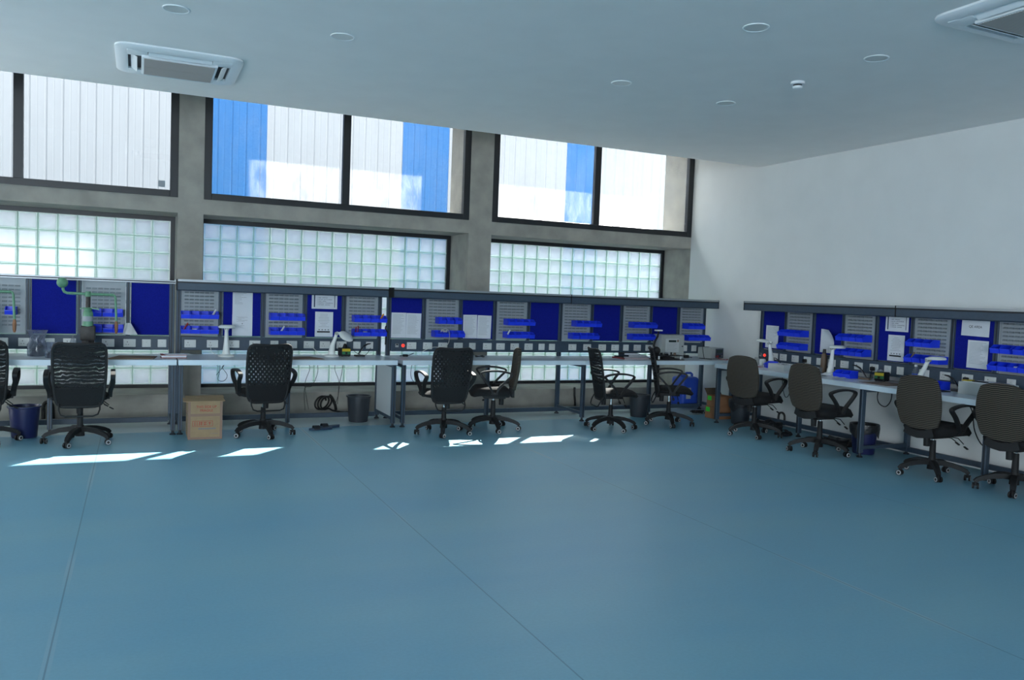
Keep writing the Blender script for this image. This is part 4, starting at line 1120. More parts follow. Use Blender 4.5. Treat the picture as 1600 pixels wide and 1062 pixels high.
slipper((-.50, -2.60, 0), .2, 'slipper_dark', 'black slipper nearer the corner, under the side bench', 'black slippers')

def cable(name, pts, r, col, label, cat='cable', n=6, closed=False):
    P = [Vector(p) for p in pts]; out = []
    for i in range(len(P) - 1):
        p0, p1, p2, p3 = P[max(i - 1, 0)], P[i], P[i + 1], P[min(i + 2, len(P) - 1)]
        for k in range(5):
            u = k / 5
            out.append(.5 * ((2 * p1) + (p2 - p0) * u + (2 * p0 - 5 * p1 + 4 * p2 - p3) * u * u + (3 * p1 - p0 - 3 * p2 + p3) * u ** 3))
    out.append(P[-1])
    b = MB(); b.tube(out, r, n)
    return tag(b.build(name, col, smooth=60), label, cat)
# thick wires on the concrete dado
cable('power_cable', [(-5.40 + .075 * math.cos(i * .7) + i * .0035, -.022 - .0016 * i, .125 + .075 * math.sin(i * .7) + .025 * math.cos(i * .7)) for i in range(26)] + [(-5.24, -.07, .03), (-5.1, -.075, .012), (-4.85, -.06, .012)], .011, 'cable_black', 'black cable coil leaning on the concrete wall behind the slippers')
cable('conduit_elbow', [(-5.20, -.022, .03), (-5.215, -.022, .10), (-5.245, -.022, .17), (-5.27, -.022, .205), (-5.285, -.022, .215)], .018, 'cable_black', 'black hose bend beside the cable coil behind the slippers')
cable('floor_conduit', [(-8.33, -.03, .01), (-8.33, -.03, .14), (-8.30, -.035, .19), (-8.25, -.03, .16), (-8.24, -.03, .01)], .020, 'cable_black', 'black conduit arch at the wall behind the navy bin')
cable('floor_conduit', [(-1.87, -.016, .27), (-1.87, -.022, .16), (-1.86, -.025, .08), (-1.855, -.02, .012)], .016, 'cable_black', 'black conduit standing at the wall behind the chair by the folders')
cable('floor_conduit', [(-.018, -2.02, .012), (-.018, -2.02, .13), (-.018, -2.07, .165), (-.018, -2.12, .13), (-.018, -2.12, .012)], .014, 'cable_black', 'black conduit arch at the foot of the side wall')
def hang(pts, r, col, label): return cable('hanging_cable', pts, r, col, label)
hang([(-5.72, -.82, .6975), (-5.68, -.82, .62), (-5.73, -.82, .45), (-5.70, -.80, .26), (-5.68, -.8, .16)], .0032, 'cable_black', 'leftmost thin cable dangling right of the dotted chair')
hang([(-5.61, -.86, .6975), (-5.60, -.86, .58), (-5.66, -.86, .43), (-5.74, -.86, .40), (-5.73, -.86, .16)], .0032, 'cable_black', 'thin bent cable dangling above the slippers, second from left')
hang([(-5.40, -.82, .6975), (-5.40, -.82, .60), (-5.35, -.82, .46), (-5.36, -.82, .30), (-5.40, -.82, .20)], .0032, 'cable_black', 'thin cable dangling above the slippers, third from left')
hang([(-5.32, -.86, .6975), (-5.33, -.86, .58), (-5.36, -.86, .42), (-5.37, -.86, .22)], .0032, 'cable_black', 'rightmost thin cable dangling above the slippers')
hang([(-4.49, -.82, .6975), (-4.51, -.82, .60), (-4.50, -.82, .50), (-4.42, -.82, .42), (-4.25, -.82, .38), (-4.15, -.82, .45)], .0032, 'cable_black', 'thin cable looping left of the dotted chair at the bench joint')
hang([(-6.62, -.82, .6975), (-6.63, -.82, .58), (-6.64, -.82, .50), (-6.58, -.82, .49), (-6.55, -.82, .55), (-6.60, -.82, .63), (-6.58, -.82, .66), (-6.66, -.82, .55)], .0032, 'cable_black', 'looped black cable dangling under the first white magnifier lamp')
hang([(-.40, -2.46, .6975), (-.40, -2.47, .55), (-.40, -2.52, .43), (-.40, -2.58, .46), (-.40, -2.60, .60), (-.40, -2.60, .6975)], .004, 'cable_black', 'thin black cable loop under the side bench between first two chairs')
hang([(-.40, -3.87, .6975), (-.40, -3.85, .60), (-.40, -3.88, .53), (-.40, -3.96, .51), (-.40, -4.02, .58), (-.40, -4.03, .6975)], .005, 'cable_black', 'thick black cable loop under the joint of the side bench')
hang([(-.40, -4.84, .6975), (-.40, -4.92, .60), (-.40, -4.96, .42), (-.40, -5.05, .30), (-.40, -5.14, .36), (-.40, -5.16, .55), (-.40, -5.15, .6975)], .005, 'cable_black', 'black cable loop under the side bench before the last chair')
# floor clutter in the corner and under the side bench
b = MB()
for i in range(9):
    b.tube([(random.uniform(-.1, .1), random.uniform(-.06, .06), .012 + .03 * random.random()) for k in range(5)], .010, 6)
tag(b.build('cable_heap', 'cable_black', smooth=60, loc=(-.47, -.95, 0)), 'heap of black cable in front of the blue jerrycan', 'cable heap')
b = MB()
def bagfn(u, v):
    a_ = 2 * PI * u; rr = .5 + .5 * math.cos(PI * v)
    return (0, 0, 0), (0, 0, 1)
tb = bmesh.new(); bmesh.ops.create_icosphere(tb, subdivisions=3, radius=1)
for v_ in tb.verts:
    n_ = .8 + .25 * math.sin(v_.co.x * 7 + 1) * math.cos(v_.co.y * 6) + .1 * math.sin(v_.co.z * 11)
    v_.co = Vector((v_.co.x * .16 * n_, v_.co.y * .22 * n_, max(0, (v_.co.z + .55)) * .062 * n_))
b.merge(tb)
tag(b.build('black_bag', 'bin_bag', smooth=70, loc=(-.40, -3.36, 0), rotz=.4), 'crumpled black bag on the floor behind the second side-wall chair', 'bag')
b = MB(); tb = bmesh.new(); bmesh.ops.create_icosphere(tb, subdivisions=3, radius=1)
for v_ in tb.verts:
    n_ = .8 + .25 * math.sin(v_.co.x * 6 + 2) * math.cos(v_.co.y * 5)
    v_.co = Vector((v_.co.x * .13 * n_, v_.co.y * .20 * n_, max(0, (v_.co.z + .55)) * .075 * n_))
b.merge(tb)
tag(b.build('black_bag', 'bin_bag', smooth=70, loc=(-.33, -2.22, 0)), 'crumpled black bag on the floor behind the corner chair', 'bag')

# ================================================================== ON THE WORKTOPS
WT = .7502
def screw_press(loc, rz, label, arm_rot):
    t = thing('screw_press', label, 'screw press', loc, rz, 'green hand screw presses')
    b = MB(); b.box(-.11, .11, -.09, .11, 0, .035, bevel=.006); b.box(-.055, .055, .04, .10, .03, .30, bevel=.008); b.box(-.065, .065, -.06, .10, .17, .31, bevel=.010); b.box(-.03, .03, -.05, .01, .035, .09, bevel=.003); b.build('press_frame', 'iron', t, smooth=35)
    b = MB(); b.lathe([(0, .305), (.048, .305), (.050, .33), (.046, .345), (.046, .43), (.040, .45), (.030, .462), (0, .462)], 24, mtx=T((0, -.01, 0))); b.build('press_head', 'press_green', t, smooth=35)
    b = MB(); b.lathe([(.0465, .355), (.0475, .355), (.0475, .405), (.0465, .405)], 24, mtx=T((0, -.01, 0))); b.build('maker_plate', 'sticker_grey', t, smooth=35)
    b = MB(); b.cyl((0, -.01, .46), (0, -.01, .64), .020, n=16)
    for i in range(16): b.cyl((0, -.01, .50 + i * .008), (0, -.01, .504 + i * .008), .0225, n=16)
    b.build('screw_spindle', 'iron', t, smooth=35)
    b = MB(); b.cyl((0, -.01, .10), (0, -.01, .18), .016, n=14); b.build('press_ram', 'iron', t, smooth=35)
    b = MB(); b.lathe([(0, .462), (.034, .462), (.036, .478), (.024, .49), (0, .49)], 20, mtx=T((0, -.01, 0))); b.sweep([(-.07, -.01, .475), (-.03, -.01, .485), (.04, -.01, .482), (.10, -.01, .472)], [(-.012, -.006), (.012, -.006), (.012, .006), (-.012, .006)]); b.build('stop_collar', 'press_green', t, smooth=35)
    q = T((0, -.01, 0)) @ RZ(arm_rot)
    b = MB(); b.cyl((0, 0, .595), (0, 0, .645), .030, .024, 16, mtx=q); b.tube([(.225, 0, .618), (.0, 0, .620), (-.18, 0, .624), (-.205, 0, .636), (-.215, 0, .66), (-.22, 0, .69)], .0135, 10, mtx=q)
    b.tube([(.215, 0, .618), (.232, 0, .612), (.240, 0, .59), (.250, 0, .36)], .0115, 10, mtx=q); b.build('swing_arm', 'press_green', t, smooth=50)
    b = MB(); b.ball(q @ Vector((-.222, 0, .722)), .050, n=24); b.build('counterweight_ball', 'press_green', t, smooth=80)
    b = MB(); b.lathe([(0, 0), (.011, 0), (.017, -.04), (.015, -.10), (.009, -.125), (0, -.125)], 14, mtx=q @ T((.250, 0, .362))); b.build('grip', 'wood_handle', t, smooth=50)
    return t
screw_press((-7.868, -1.00, WT), 0, 'green hand screw press with ball counterweight behind the wavy mesh chair', 0.0)
screw_press((-8.735, -1.00, WT), 0, 'green hand screw press mostly cut off by the left picture edge', 0.0)

def parts_bag(loc, w, h, label):
    t = thing('parts_bag', label, 'bag', loc, random.uniform(-.3, .3), 'bags of metal parts')
    b = MB(); b.lathe([(0, 0), (w * .5, 0), (w * .58, h * .15), (w * .52, h * .45), (w * .40, h * .62), (w * .46, h * .85), (w * .56, h)], 20)
    for v_ in b.bm.verts:
        a_ = math.atan2(v_.co.y, v_.co.x); v_.co.x *= 1 + .10 * math.sin(a_ * 5 + v_.co.z * 40); v_.co.y *= .6 + .10 * math.cos(a_ * 4)
    b.build('bag_film', 'film', t, smooth=80)
    b = MB()
    for i in range(170):
        a_ = random.random() * 2 * PI; rr = w * .42 * math.sqrt(random.random()); z = random.random() * h * .46 + .008
        c = Vector((rr * math.cos(a_), rr * .5 * math.sin(a_), z)); d = Vector((random.uniform(-1, 1), random.uniform(-1, 1), random.uniform(-1, 1))).normalized() * .010
        b.cyl(c - d, c + d, .0045, n=6)
    o = b.build('screws', 'steel', t); o['kind'] = 'stuff'
    return t
parts_bag((-8.31, -.86, WT), .155, .255, 'tall clear bag of metal screws on the left bench')
parts_bag((-8.16, -1.05, WT), .120, .150, 'small clear bag of metal parts beside the tall bag')
t = thing('funnel_bottle', 'clear plastic bottle with a narrow spout, behind the wavy mesh chair', 'bottle', (-8.01, -.80, WT))
b = MB(); b.lathe([(0, 0), (.042, 0), (.042, .10), (.030, .125), (.010, .185), (.008, .21), (0, .21)], 20); b.build('bottle_body', 'clear_plastic', t, smooth=40)
b = MB(); b.lathe([(.0305, .112), (.044, .100), (.044, .092), (.0425, .092)], 20); b.build('bottle_collar', 'white_plastic', t, smooth=40)
# cardboard sheets, book
def sheet_board(loc, rz, poly, label, col='tan'):
    b = MB(); b.prism(poly, .005, mtx=Matrix(((1, 0, 0, 0), (0, 0, 1, 0), (0, 1, 0, 0), (0, 0, 0, 1))))
    b.prism([(x * .92 + .015, y * .92 + .01) for x, y in poly], .004, mtx=Matrix(((1, 0, 0, 0), (0, 0, 1, 0), (0, 1, 0, .0055), (0, 0, 0, 1))))
    return tag(b.build('cardboard_sheet', col, loc=loc, rotz=rz), label, 'cardboard')
sheet_board((-7.70, -1.20, WT), 0, [(0, 0), (.42, .02), (.46, .33), (.10, .36)], 'brown cardboard sheets lying right of the green screw press')
sheet_board((-5.99, -1.20, WT), 0, [(0, 0), (.40, .03), (.30, .33), (-.02, .30)], 'brown cardboard sheet lying right of the dotted mesh chair')
t = thing('notebook', 'maroon notebook with papers at the left end of the canopied bench', 'book', (-7.09, -.98, WT), .05)
b = MB(); b.box(-.12, .12, -.085, .085, 0, .007); b.box(-.12, .12, -.085, .085, .027, .034); b.build('cover', 'red_cover', t)
b = MB(); b.box(-.115, .115, -.08, .08, .007, .027); b.build('pages', 'paper', t)
b = MB(); b.box(-.09, .16, -.105, .06, .0345, .037, mtx=RZ(.12)); b.build('loose_sheet', 'paper', t)

def magnifier_lamp(loc, rz, label, lean, head_pitch, reach=.10, height=.30, roll=0.0):
    """white desk magnifier lamp: base, curved column, round head; local +x is where the head goes"""
    t = thing('magnifier_lamp', label, 'lamp', loc, rz, 'white magnifier lamps')
    b = MB(); b.lathe([(0, 0), (.080, 0), (.082, .012), (.070, .020), (.045, .028), (0, .028)], 28); b.build('lamp_base', 'white_enamel', t, smooth=40)
    top = Vector((lean, 0, height))
    b = MB(); n = 12; prof = [(math.cos(2 * PI * i / n), math.sin(2 * PI * i / n)) for i in range(n)]
    pts = [(0, 0, .020), (lean * .05, 0, .07), (lean * .25, 0, .14), (lean * .6, 0, height * .72), (lean, 0, height)]
    b.sweep(pts, [(a_ * .020, c_ * .020) for a_, c_ in prof], up=(0, 1, 0), scales=[2.3, 1.7, 1.35, 1.05, .9]); b.build('lamp_column', 'white_enamel', t, smooth=60)
    b = MB(); b.cyl(top + Vector((0, -.025, 0)), top + Vector((0, .025, 0)), .018, n=16); b.build('hinge', 'grey_case', t, smooth=40)
    q = T(top) @ RY(head_pitch) @ RX(roll) @ T((reach - .02, 0, .022))
    b = MB(); b.lathe([(0, .018), (.060, .016), (.082, .006), (.088, -.006), (.080, -.016), (.066, -.016), (.064, -.006), (0, -.006)], 30, mtx=q); b.tube([(-.115, 0, -.010), (-.075, 0, -.002)], .014, 10, mtx=q); b.build('lamp_head', 'white_enamel', t, smooth=40)
    b = MB(); b.lathe([(0, -.0065), (.0635, -.0065), (.0635, -.010), (0, -.012)], 30, mtx=q); b.build('lens', 'lens', t, smooth=40)
    return t
magnifier_lamp((-6.568, -.85, WT), -PI / 2, 'white magnifier lamp seen head-on left of the dotted chair', .0, .0, .06)
magnifier_lamp((-5.44, -.80, WT), 0, 'white magnifier lamp with head tipped down beside the soldering station', .05, .40, .13, .26, .55)
magnifier_lamp((-.285, -2.13, WT), 1.95, 'white magnifier lamp beside the red light on the side bench', .04, -.05, .10, .29)
magnifier_lamp((-.315, -3.115, WT), -PI / 2 - .15, 'white magnifier lamp next to the brown bottle on the side bench', .02, -.02, .10, .30)
magnifier_lamp((-.43, -4.36, WT), -PI / 2, 'white magnifier lamp beside the water bottle on the side bench', .09, -.04, .11, .28)

def solder_station(loc, rz, label):
    t = thing('soldering_station', label, 'soldering station', loc, rz, 'soldering stations')
    b = MB(); b.box(-.055, .055, -.06, .075, .004, .095, bevel=.008); b.build('station_body', 'black_plastic', t, smooth=30)
    b = MB(); b.box(-.048, .048, -.0625, -.0595, .058, .088); b.build('yellow_panel', 'yellow', t)
    b = MB(); b.box(-.048, .048, -.0625, -.0595, .026, .056); b.build('green_panel', 'green', t)
    b = MB(); b.cyl((.0, -.060, .040), (0, -.074, .040), .012, n=14); b.build('control_knob', 'black_plastic', t, smooth=40)
    for sx in (-.04, .04):
        b = MB(); b.cyl((sx, -.04, 0), (sx, -.04, .005), .010, n=10); b.cyl((sx, .055, 0), (sx, .055, .005), .010, n=10); b.build('rubber_foot', 'black_plastic', t)
    return t
s1 = solder_station((-5.275, -.72, WT), .1, 'black soldering station with yellow and green front on the window bench')
b = MB(); b.lathe([(0, .095), (.030, .095), (.022, .115), (.014, .14), (0, .145)], 14, mtx=T((.0, -.01, 0))); b.build('iron_tip_cover', 'black_plastic', s1, smooth=40)
s2 = solder_station((-.235, -3.745, WT), -PI / 2 + .3, 'black soldering station with yellow and green front on the side bench')
b = MB(); b.lathe([(0, 0), (.032, 0), (.034, .006), (.034, .022), (.014, .022), (.014, .028), (0, .028)], 22); tag(b.build('tape_roll', 'clear_plastic', smooth=40, loc=(-.25, -3.74, WT + .0955)), 'grey tape roll lying on top of the side bench soldering station', 'tape')
def iron_stand(loc, rz, label, col='iron'):
    t = thing('soldering_iron_stand', label, 'soldering iron stand', loc, rz, 'soldering iron stands')
    b = MB(); b.box(-.05, .06, -.035, .035, 0, .018, bevel=.004); b.build('stand_base', col, t, smooth=30)
    pts = []
    for i in range(60):
        a_ = i / 60 * 2 * PI * 7; k = i / 60; pts.append((.02 + k * .06 - .03 + .014 * math.cos(a_) * .3, .016 * math.sin(a_), .022 + k * .085 + .012 * math.cos(a_)))
    b = MB(); b.tube(pts, .0022, 5); b.build('holder_spring', 'steel', t, smooth=60)
    b = MB(); b.tube([(-.01, 0, .03), (.03, 0, .085), (.06, 0, .118), (.10, 0, .140), (.14, 0, .146)], .010, 8, scales=[.5, .7, 1, .9, .5]); b.build('soldering_iron', 'black_plastic', t, smooth=60)
    return t
iron_stand((-5.11, -.74, WT), .15, 'soldering iron leaning in its stand beside the soldering station at the gap')
iron_stand((-.31, -3.60, WT), 2.0, 'soldering iron in brown stand beside the double blue bin', 'tan')
iron_stand((-.28, -4.68, WT), 1.8, 'black soldering iron stand left of the white carton on the side bench')
cable('black_cable', [(-5.22, -.66, WT + .03), (-5.16, -.64, WT + .06), (-5.10, -.66, WT + .02), (-5.02, -.68, WT + .012), (-4.95, -.64, .84)], .0035, 'cable_black', 'black cord from the soldering station on the window bench')
cable('black_cable', [(-4.62, -.72, WT + .006), (-4.56, -.70, WT + .012), (-4.50, -.66, WT + .008), (-4.42, -.62, WT + .03)], .005, 'cable_black', 'short black cord on the bench under the red light')
b = MB(); b.box(-.028, .028, -.018, .018, 0, .028, bevel=.005); tag(b.build('plug_adapter', 'black_plastic', smooth=30, loc=(-4.565, -.76, WT), rotz=.2), 'small black plug adapter on the bench under the red light', 'adapter')
cable('usb_cable', [(-4.11, YW - .16, 1.075), (-4.07, YW - .19, 1.085), (-4.03, YW - .19, 1.06), (-4.02, YW - .19, .98), (-4.03, YW - .17, .90), (-4.08, YW - .12, .86), (-4.20, YW - .10, .855), (-4.33, YW - .10, .80), (-4.34, YW - .12, .765)], .0035, 'cable_white', 'white cable hanging from a bin to the bench beside the dotted chair')
b = MB(); b.tube([(.045 * math.cos(a_ * .7) , .02 * math.sin(a_), .012 * math.sin(a_ * 2.3)) for a_ in [i * .45 for i in range(28)]], .004, 6)
tag(b.build('cable_bundle', 'cable_white', smooth=60, loc=(-4.075, YW - .14, 1.055)), 'white cable bundle resting on the lower bins left of the page pair', 'cable')
b = MB(); b.tube([(.055 * math.cos(i * PI / 10), .05 * math.sin(i * PI / 10), + .011 + .004 * math.sin(i)) for i in range(20)], .006, 6, closed=True)
tag(b.build('cable_coil', 'cable_black', smooth=60, loc=(-3.64, -.80, WT)), 'flat black cable coil on the bench between dotted and striped chairs', 'cable')
cable('lamp_cable', [(-6.62, -.78, WT + .006), (-6.66, -.70, WT + .01), (-6.70, -.66, WT + .04), (-6.71, -.632, .86)], .0035, 'cable_white', 'white lamp cord running to the socket left of the dotted chair')
cable('lamp_cable', [(-5.50, -.70, WT + .006), (-5.55, -.66, WT + .02), (-5.60, -.66, WT + .07), (-5.64, -.632, .85)], .0035, 'cable_white', 'white lamp cord running to the socket below the printed form')
# strap hanging in the gap between benches
cable('black_strap', [(-4.765, -.615, 1.10), (-4.775, -.62, 1.06), (-4.75, -.62, 1.03), (-4.765, -.62, .98), (-4.77, -.62, .88)], .009, 'cable_black', 'black strap hanging in the bright gap between the two canopied benches', 'strap')

# folders, stacked
FY = -.93
def folder(name, loc, rz, w, d, h, col, label, cat='folder'):
    t = thing(name, label, cat, loc, rz, 'stacked folders')
    b = MB(); b.box(-w / 2, w / 2, -d / 2, d / 2, 0, .003); b.box(-w / 2, w / 2, -d / 2, d / 2, h - .003, h); b.box(-w / 2, -w / 2 + .003, -d / 2, d / 2, .003, h - .003); b.build('cover', col, t)
    b = MB(); b.box(-w / 2 + .003, w / 2 - .005, -d / 2 + .005, d / 2 - .005, .003, h - .003); b.build('pages', 'paper', t)
folder('file_folder', (-1.56, FY, WT), .05, .40, .28, .016, 'red_cover', 'maroon folder at the bottom of the folder stack')
folder('file_folder', (-1.55, FY + .01, WT + .0165), -.06, .36, .26, .014, 'cable_black', 'black folder on the maroon folder')
folder('file_folder', (-1.52, FY + .02, WT + .031), .08, .30, .22, .020, 'screen_blue', 'dark blue folder second from top of the folder stack')
folder('file_folder', (-1.58, FY + .02, WT + .0515), -.1, .22, .17, .022, 'cable_black', 'small thick black folder on top of the folder stack')
folder('file_folder', (-1.300, FY + .09, WT), 0, .06, .20, .012, 'screen_blue', 'slim dark folder beside the folder stack')

# test board with microscope arm
t = thing('test_fixture', 'black test board on white standoffs in front of the meter cabinet', 'test fixture', (-1.12, -1.085, WT), 0)
b = MB(); b.box(-.20, .20, -.11, .11, .052, .062); b.build('fixture_plate', 'black_plastic', t)
for sx in (-1, 1):
    for sy in (-1, 1):
        b = MB(); b.cyl((sx * .17, sy * .09, 0), (sx * .17, sy * .09, .052), .012, n=12); b.build('standoff', 'white_plastic', t, smooth=40)
b = MB(); b.box(-.21, .21, -.12, .12, 0.001, .010)
b.box(-.10, .08, -.08, .08, .010, .040); b.build('fixture_tray', 'black_plastic', t)
b = MB()
for i in range(22): b.box(-.012, .012, -.010, .010, 0, random.uniform(.012, .035), mtx=T((random.uniform(-.12, .12), random.uniform(-.08, .08), .062)) @ RZ(random.random() * 3), mi=random.choice((0, 0, 1, 2)))
b.build('board_components', ['steel', 'black_plastic', 'tan'], t)
b = MB(); b.ball((-.13, .03, .115), .052, n=18); b.tube([(-.13, .03, .12), (-.17, .035, .18), (-.15, .04, .24), (-.115, .04, .30), (-.11, .03, .37)], .013, 10); b.build('swing_neck', 'black_plastic', t, smooth=50)
b = MB(); b.box(-.165, -.06, .01, .05, .370, .388, bevel=.003); b.build('white_crossbar', 'white_plastic', t)
# meter cabinet
t = thing('meter_cabinet', 'grey metal test cabinet with small screen in the corner', 'cabinet', (-.845, -.745, WT), 0)
b = MB(); b.box(-.185, .185, -.10, .105, 0, .315, bevel=.005); b.build('cabinet_body', 'grey_case', t, smooth=30)
b = MB(); b.box(-.178, .178, -.106, -.099, .012, .305, bevel=.003); b.build('front_door', 'grey_case', t)
b = MB(); b.box(-.125, .095, -.110, -.105, .080, .262); b.build('front_panel', 'panel_pale', t)
b = MB(); b.box(-.075, .045, -.113, -.109, .215, .243); b.build('lcd_screen', 'lcd', t)
b = MB(); b.box(.058, .086, -.1125, -.109, .218, .250); b.build('orange_mark', 'tan', t)
b = MB()
for r in range(5): b.box(-.10, .06 - .02 * (r % 3), -.1115, -.109, .190 - r * .020, .1922 - r * .020)
b.build('panel_print', 'print', t)
b = MB(); b.cyl((.150, -.106, .16), (.150, -.114, .16), .008, n=12); b.build('door_lock', 'black_plastic', t)
b = MB(); b.box(-.035, .035, -.025, .025, 0, .042, bevel=.008); b.tube([(.03, 0, .012), (.07, .005, .010), (.10, 0, .006)], .005)
tag(b.build('power_adapter', 'black_plastic', smooth=40, loc=(-.60, -.82, WT)), 'black power adapter between meter cabinet and bench power supply', 'adapter')
# bench power supply
t = thing('power_supply', 'beige bench power supply at the end of the window bench', 'power supply', (-.27, -.93, WT), .28)
b = MB(); b.box(-.135, .135, -.11, .12, .010, .155, bevel=.004); b.build('supply_case', 'tan', t); t.children[0].data.materials[0] = M['grey_case']
b = MB(); b.box(-.05, .125, -.114, -.109, .02, .145); b.build('supply_front', 'screen_blue', t)
b = MB(); b.box(-.03, .10, -.117, -.113, .09, .13); b.build('supply_display', 'lcd', t)
for i in range(3):
    b = MB(); b.cyl((-.01 + i * .045, -.114, .045), (-.01 + i * .045, -.130, .045), .010, n=12); b.build('binding_post', ['cable_red', 'cable_black', 'steel'][i], t, smooth=40)
for sx in (-.11, .11):
    b = MB(); b.box(sx - .015, sx + .015, -.09, .10, 0, .012); b.build('rubber_foot', 'black_plastic', t)
cable('test_lead', [(-.30, -1.06, .80), (-.28, -1.12, .77), (-.22, -1.18, .757), (-.15, -1.15, .757), (-.12, -1.08, .757)], .0035, 'cable_red', 'red test lead in front of the bench power supply')
cable('test_lead', [(-.30, -.92, .9105), (-.36, -.92, .9105), (-.425, -.95, .912), (-.46, -1.0, .86), (-.47, -1.05, .757)], .004, 'cable_black', 'black test lead draped over the bench power supply')

# ---- right bench
def rbox(name, loc, rz, dims, col, label, cat, bevel=.004):
    b = MB(); b.box(-dims[0] / 2, dims[0] / 2, -dims[1] / 2, dims[1] / 2, 0, dims[2], bevel=bevel)
    return tag(b.build(name, col, smooth=30, loc=loc, rotz=rz), label, cat)
def tub(name, loc, rz, w, d, h, mats, label, cat, fill=None, fname='tub_contents'):
    t = thing(name, label, cat, loc, rz)
    b = MB(); th = .004
    b.box(-w / 2, w / 2, -d / 2, -d / 2 + th, 0, h); b.box(-w / 2, w / 2, d / 2 - th, d / 2, 0, h); b.box(-w / 2, -w / 2 + th, -d / 2 + th, d / 2 - th, 0, h); b.box(w / 2 - th, w / 2, -d / 2 + th, d / 2 - th, 0, h); b.box(-w / 2 + th, w / 2 - th, -d / 2 + th, d / 2 - th, 0, th)
    b.build('walls', mats, t)
    if fill:
        b = MB()
        for i in range(40): b.box(-.016, .016, -.010, .010, 0, .010, mtx=T((random.uniform(-w / 2 + .025, w / 2 - .025), random.uniform(-d / 2 + .025, d / 2 - .025), random.uniform(.01, h * .9))) @ RZ(random.random() * 3) @ RX(random.uniform(-.5, .5)))
        o = b.build(fname, fill, t); o['kind'] = 'stuff'
    return t
tub('white_tray', (-.50, -2.57, WT), -PI / 2, .26, .22, .075, 'white_plastic', 'ribbed white open box at the front of the side bench', 'box', 'steel')
b = MB()
for r in range(5): b.box(-.125, .125, -.112, -.110, .008 + r * .014, .012 + r * .014)
b.build('label_ribs', 'panel_pale', bpy.data.objects['white_tray'])
tub('clear_tray', (-.36, -2.80, WT), -PI / 2, .18, .30, .065, 'clear_plastic', 'clear plastic tray of small parts behind the second side-wall chair', 'tray', 'steel')
b = MB(); b.box(-.04, .05, -.018, .018, 0, .04, bevel=.006); b.box(-.06, -.04, -.012, .012, .004, .028); tag(b.build('yellow_tape_dispenser', ['black_plastic'], smooth=30, loc=(-.27, -2.47, WT), rotz=-1.3), 'black hand tool lying behind the ribbed white box', 'tool')
b = MB(); b.box(-.035, .035, -.02, .02, 0, .030, bevel=.004); tag(b.build('yellow_case', 'yellow', smooth=30, loc=(-.20, -2.36, WT)), 'small yellow case behind the ribbed white box', 'case')
place_bin(-.33, -2.28, WT, -PI / 2 - .5, 'loose blue bin standing on the bench beside the first side lamp', 1.2)
b = MB(); b.lathe([(0, 0), (.040, 0), (.042, .06), (.034, .075), (0, .075)], 20); tag(b.build('white_cup', 'white_plastic', smooth=40, loc=(-.20, -1.88, WT)), 'small white container under the red light of the side bench', 'container')
b = MB(); b.lathe([(0, 0), (.036, 0), (.036, .07), (.020, .09), (0, .09)], 20); tag(b.build('grey_jar', 'grey_case', smooth=40, loc=(-.20, -1.77, WT)), 'small grey jar at the corner end of the side bench', 'jar')
cable('lamp_cable', [(-.20, -2.10, WT + .03), (-.18, -2.06, WT + .10), (-.30, -2.25, WT + .10), (-.34, -2.40, WT + .02)], .006, 'cable_black', 'black cord across the loose blue bin beside the first side lamp')
b = MB(); b.box(-.06, .06, -.10, .10, 0, .004); tag(b.build('maroon_pad', 'red_cover', loc=(-.52, -2.08, WT), rotz=.1), 'maroon pad lying at the corner end of the side bench', 'pad')
t = thing('brown_bottle', 'tall brown squeeze bottle with dark cap on the side bench', 'bottle', (-.168, -2.865, WT))
b = MB(); b.lathe([(0, 0), (.030, 0), (.036, .03), (.036, .15), (.030, .20), (.020, .225), (0, .225)], 20); b.build('bottle_body', 'glue', t, smooth=40)
b = MB(); b.lathe([(0, .224), (.020, .224), (.017, .275), (0, .275)], 16); b.build('bottle_cap', 'iron', t, smooth=40)
b = MB(); b.lathe([(0, 0), (.026, 0), (.026, .075), (.022, .078), (.022, .070), (0, .070)], 20); tag(b.build('metal_can', 'aluminium', smooth=40, loc=(-.40, -2.985, WT)), 'small metal can beside the second side-wall chair top', 'can')
b = MB(); b.grid_shell(lambda u, v: (((u - .5) * .16, (v - .5) * .14, .004 + .006 * math.sin(u * 7) * math.cos(v * 5) + .006), (0, 0, 1)), 10, 10, .0012); tag(b.build('paper_scrap', 'paper', smooth=60, loc=(-.505, -3.17, WT), rotz=.0), 'crumpled white paper in front of the second side lamp', 'paper')
rbox('cyan_tape_pad', (-.20, -3.23, WT), 0, (.07, .09, .012), 'cyan_tape', 'pale cyan pad beside the crumpled paper on the side bench', 'pad', .002)
place_bin(-.30, -3.32, WT, -PI / 2 + .12, 'left one of the two blue bins standing on the side bench', 1.15)
place_bin(-.30, -3.435, WT, -PI / 2 + .12, 'right one of the two blue bins standing on the side bench', 1.15)
b = MB(); b.grid_shell(lambda u, v: (((u - .5) * .08, (v - .5) * .15, .007 + .003 * math.sin(v * 9)), (0, 0, 1)), 6, 10, .0012); tag(b.build('paper_scrap', 'paper', smooth=60, loc=(-.515, -3.42, WT), rotz=.1), 'narrow white paper in front of the two standing blue bins', 'paper')
b = MB(); b.prism([(-.20, -.17), (.17, -.19), (.19, .17), (-.17, .18)], .003, mtx=Matrix(((1, 0, 0, 0), (0, 0, 1, 0), (0, 1, 0, 0), (0, 0, 0, 1)))); tag(b.build('brown_mat', 'tan', loc=(-.47, -4.00, WT), rotz=.05), 'brown work mat on the joint of the side bench', 'mat')
t = thing('water_bottle', 'clear water bottle with blue label on the side bench', 'bottle', (-.20, -4.13, WT))
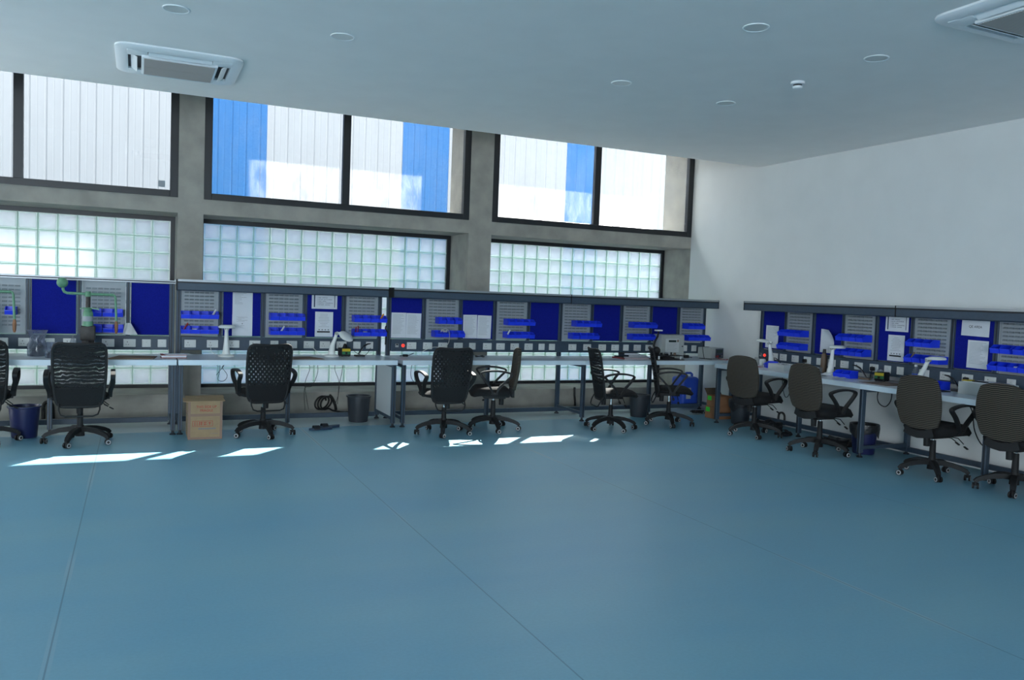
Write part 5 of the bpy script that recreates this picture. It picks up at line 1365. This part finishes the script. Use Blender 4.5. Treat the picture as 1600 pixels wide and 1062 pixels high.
b = MB(); b.lathe([(0, 0), (.031, 0), (.033, .01), (.031, .06), (.033, .065), (.033, .12), (.031, .125), (.028, .15), (.013, .18), (.013, .19), (0, .19)], 20); b.build('bottle_body', 'clear_plastic', t, smooth=40)
b = MB(); b.lathe([(.0335, .068), (.0340, .068), (.0340, .117), (.0335, .117)], 20); b.build('bottle_label', 'jerry', t, smooth=40)
b = MB(); b.lathe([(0, .189), (.0155, .189), (.0155, .208), (0, .208)], 16); b.build('bottle_cap', 'white_plastic', t, smooth=40)
place_bin(-.24, -4.50, WT, -PI / 2, 'loose blue bin on the side bench right of the water bottle', 1.3)
rbox('black_tool_base', (-.46, -4.60, WT), -.2, (.10, .22, .010), 'black_plastic', 'flat black tool base at the bench edge left of the white carton', 'tool')
t = thing('white_carton', 'white carton with papers on it, behind the last chair', 'box', (-.30, -5.00, WT), -PI / 2)
b = MB(); b.box(-.20, .20, -.15, .12, 0, .115, bevel=.003); b.build('carton_body', 'panel_pale', t)
b = MB(); b.box(-.17, .16, -.13, .10, .1155, .122, mtx=RZ(.06)); b.build('loose_papers', 'paper', t)
b = MB(); b.box(-.19, -.13, -.12, -.02, .122, .132); b.build('yellow_tape', 'yellow', t)
b = MB(); b.box(-.10, .02, -.10, -.04, .1222, .130); b.build('black_tool', 'black_plastic', t)
b = MB()
for i in range(18): b.tube([(random.uniform(-.06, .06), random.uniform(-.06, .06), random.uniform(.006, .05)) for k in range(3)], .006, 6)
o = b.build('metal_parts_heap', 'steel', smooth=60, loc=(-.30, -5.29, WT)); o['kind'] = 'stuff'; tag(o, 'heap of shiny metal parts on the side bench at the picture edge', 'metal parts')
def plug(x, y, z, rz, label, tail):
    t = thing('mains_plug', label, 'plug', (x, y, z), rz, 'black mains plugs')
    b = MB(); b.box(-.024, .024, -.034, 0, -.024, .020, bevel=.008); b.build('plug_body', 'black_plastic', t, smooth=40)
    b = MB(); b.tube(tail, .0045, 6); b.build('plug_cord', 'cable_black', t, smooth=60)
for (y, lab) in ((R0 - .89 + .02, 'black mains plug in the socket behind the ribbed white box'), (R0 - 1.87, 'black mains plug in the socket left of the soldering station'), (R0 - 2.98, 'black mains plug in the socket above the black soldering stand')):
    plug(XR - .0618, y, .862, -PI / 2, lab, [(0, -.02, -.02), (0, -.04, -.06), (.01, -.05, -.09), (.03, -.08, -.105)])
